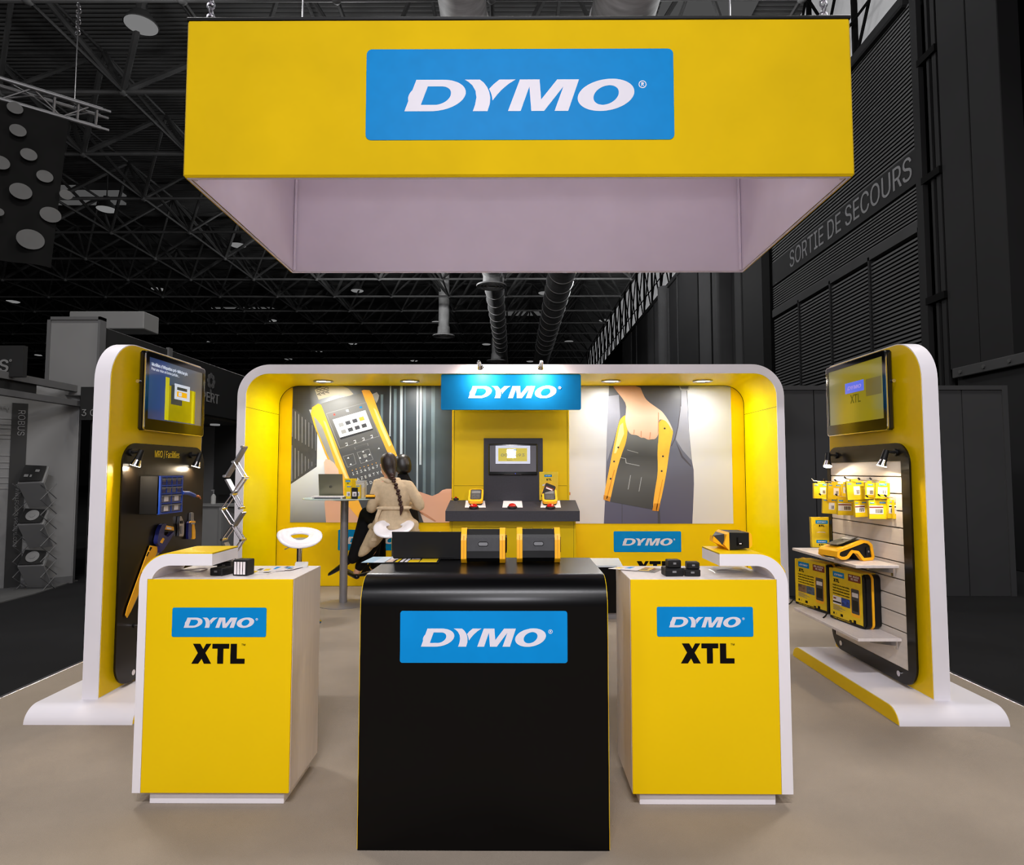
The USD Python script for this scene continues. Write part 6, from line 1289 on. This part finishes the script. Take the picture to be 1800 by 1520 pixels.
obj('mouth', tube([(hc2[0] - .086, hc2[1] - .035, hc2[2] - .06), (hc2[0] - .096, hc2[1] - .01, hc2[2] - .06), (hc2[0] - .086, hc2[1] + .015, hc2[2] - .06)], .005, 6), DKRED, p2)
obj('hair', body([[(hc2[0] + .01, hc2[1] - .02, hc2[2] + .03, .1, .1, .085), (hc2[0] + .02, hc2[1] - .03, hc2[2] - .02, .1, .1, .1), (hc2[0] + .03, hc2[1] - .03, hc2[2] - .075, .085, .09, .04)]], .018, 4), HAIR2, p2, smooth=True)
obj('jacket', body([[k2(708, 835, 0, .062), k2(710, 846, 0, .085, .085, .05)], [k2(711, 846, 0, .09, .09, .04), k2(713, 856, 0, .125, .17, .05), k2(714, 885, 0, .12, .14, .1), k2(714, 920, 0, .15, .17, .06)], [k2(708, 855, -.16, .062), k2(700, 883, -.19, .052), k2(684, 884, -.22, .042)], [k2(712, 855, .16, .062), k2(704, 883, .19, .052), k2(686, 883, .16, .042)]], .025, 4), JACK, p2, smooth=True)
obj('trousers', body([[k2(712, 922, -.08, .1), k2(664, 918, -.12, .075), k2(660, 960, -.12, .06), k2(657, 995, -.12, .046)], [k2(712, 922, .08, .1), k2(666, 920, .1, .075), k2(669, 962, .12, .06), k2(672, 998, .1, .046)]], .025, 4), TROU, p2, smooth=True)
for px, py, pd in ((655, 1004, -.12), (671, 1006, .1)):
    a_ = w2(px, py, pd); obj('shoe', body([[(a_[0] + .02, a_[1], a_[2] - .01, .035, .034, .03), (a_[0] - .08, a_[1], a_[2] - .03, .04, .038, .022), (a_[0] - .17, a_[1] - .01, a_[2] - .045, .012)]], .016, 3), LEATH, p2, smooth=True)

# ---- things on the bar table
def tt(px, py): return P(px, py, z=TT + .001)
a, b = P(562.5, 868, y=6.62), P(604, 868, y=6.62)
t = thing('laptop', 'grey laptop on the bar table, lid back towards the camera', 'laptop', ((a[0] + b[0]) / 2, 6.62, TT))
zt2 = P(580, 833, y=6.66)[2]
obj('lid', hull([(x, y + dy, z) for x in (a[0] - .002, b[0] + .0) for y, z in ((6.60, TT + .012), (6.56, zt2)) for dy in (0, .01)]), ASHADE, t, smooth=False)
obj('keyboard_base', bx(a[0], b[0], 6.60, 6.82, TT + .001, TT + .016, .003), MGREY, t)
c = np.array([(a[0] + b[0]) / 2, 6.578, (TT + zt2) / 2 - .005])
n_ = np.array([0, -(zt2 - TT - .012), -.04]); n_ /= np.linalg.norm(n_); vv_ = np.cross(n_, [1, 0, 0]); vv_ = vv_ if vv_[2] > 0 else -vv_
obj('lid_emblem', prism(Point(0, 0).buffer(.014).difference(Point(0, 0).buffer(.0115)), c + n_ * .004, (1, 0, 0), vv_, .003), DGREY, t)
obj('lid_lettering', text('DELL', .006, c + n_ * .004 - vv_ * .003, (1, 0, 0), vv_, .003, bold=True, center=True), DGREY, t)
a, b = P(549, 874, y=6.36), P(602, 874, y=6.36)
t = thing('ring_binder', 'white ring binder lying on the bar table in front of the laptop', 'binder', ((a[0] + b[0]) / 2, 6.4, TT))
obj('pages', bx(a[0], b[0], 6.36, 6.54, TT + .001, TT + .022, .003), PAPER, t); obj('binder_edge', bx(a[0] + .02, b[0] - .02, 6.357, 6.362, TT + .004, TT + .012), P_RACK, t)
obj('cover', bx(a[0] - .01, b[0] + .02, 6.35, 6.55, TT + .022, TT + .025), PAPER, t)
a, b = P(605, 869, y=6.5), P(620, 836, y=6.5)
t = thing('display_carton', 'tall yellow carton with blue logo on the bar table', 'box', ((a[0] + b[0]) / 2, 6.5, TT))
m_ = mat4((a[0], 6.5, TT + .001), rz=-.5)
obj('carton_body', T(bx(0, .1, 0, .075, 0, .20, .001), m_), YPRINT, t)
dymo(t, m_[:3, 3] + m_[:3, 0] * .018 + np.array([0, 0, .165]) - m_[:3, 1] * .0005, m_[:3, 0], (0, 0, 1), .062, reg=False, t=.0008); xtl(t, m_[:3, 3] + m_[:3, 0] * .035 + np.array([0, 0, .145]) - m_[:3, 1] * .0005, m_[:3, 0], (0, 0, 1), .011)
for nm, lab, x0, x1, y0, y1, mt in (('label_pack', 'yellow cassette pack in front of the tall carton on the bar table', 608, 617, 853, 872, YPRINT), ('label_pack', 'yellow cassette pack between the black pack and the clear tub', 624, 633.5, 852, 872, YPRINT), ('label_pack', 'black cassette pack between two yellow ones on the bar table', 618, 628, 857, 873, BLKM)):
    yk = 6.33 + (.02 if mt is BLKM else .05); a, b = P(x0, y1, y=yk), P(x1, y0, y=yk)
    t = thing(nm, lab, 'pack', ((a[0] + b[0]) / 2, yk, TT)); z_ = TT + .0015; zt3 = b[2]
    obj('pack_box', bx(a[0], b[0], yk, yk + .04, z_, zt3, .001), mt, t)
    obj('pack_label', bx(a[0] + .008, b[0] - .006, yk - .0008, yk + .001, z_ + .025, z_ + .07), PAPER, t)
    obj('bar_code', J(*[bx(a[0] + .02 + .005 * k, a[0] + .023 + .005 * k, yk - .0013, yk, z_ + .03, z_ + .055) for k in range(4)]), INKB, t, smooth=False)
    if mt is YPRINT: dymo(t, (a[0] + .01, yk - .0005, zt3 - .018), *XZ, .035, reg=False, t=.0008)
a, b = P(629, 871, y=6.45), P(641, 846, y=6.45)
t = thing('clear_tub', 'clear plastic tub holding a yellow card on the bar table', 'container', ((a[0] + b[0]) / 2, 6.47, TT))
obj('tub_wall', bx(a[0] - .02, b[0], 6.43, 6.55, TT + .002, b[2], .006), CLEAR, t); obj('tub_lid', bx(a[0] - .022, b[0] + .002, 6.428, 6.552, b[2], b[2] + .008, .002), CLEAR, t)
obj('tub_contents', bx(a[0] - .01, b[0] - .01, 6.46, 6.53, TT + .01, TT + .11, .004), YPRINT, t)
a, b = P(642.5, 870, y=6.42), P(655, 861, y=6.42)
t = thing('mini_printer', 'small yellow and black printer on the bar table beside the coat sleeve', 'label printer', tuple(a))
obj('body', bx(a[0], b[0] + .03, 6.4, 6.5, TT + .012, TT + .04, .01), YBUMP, t); obj('dark_base', bx(a[0] + .004, b[0] + .026, 6.405, 6.495, TT + .001, TT + .014, .003), BLKM, t); obj('dark_top', bx(a[0] + .008, b[0] + .02, 6.41, 6.49, TT + .04, TT + .046, .003), BLKM, t)
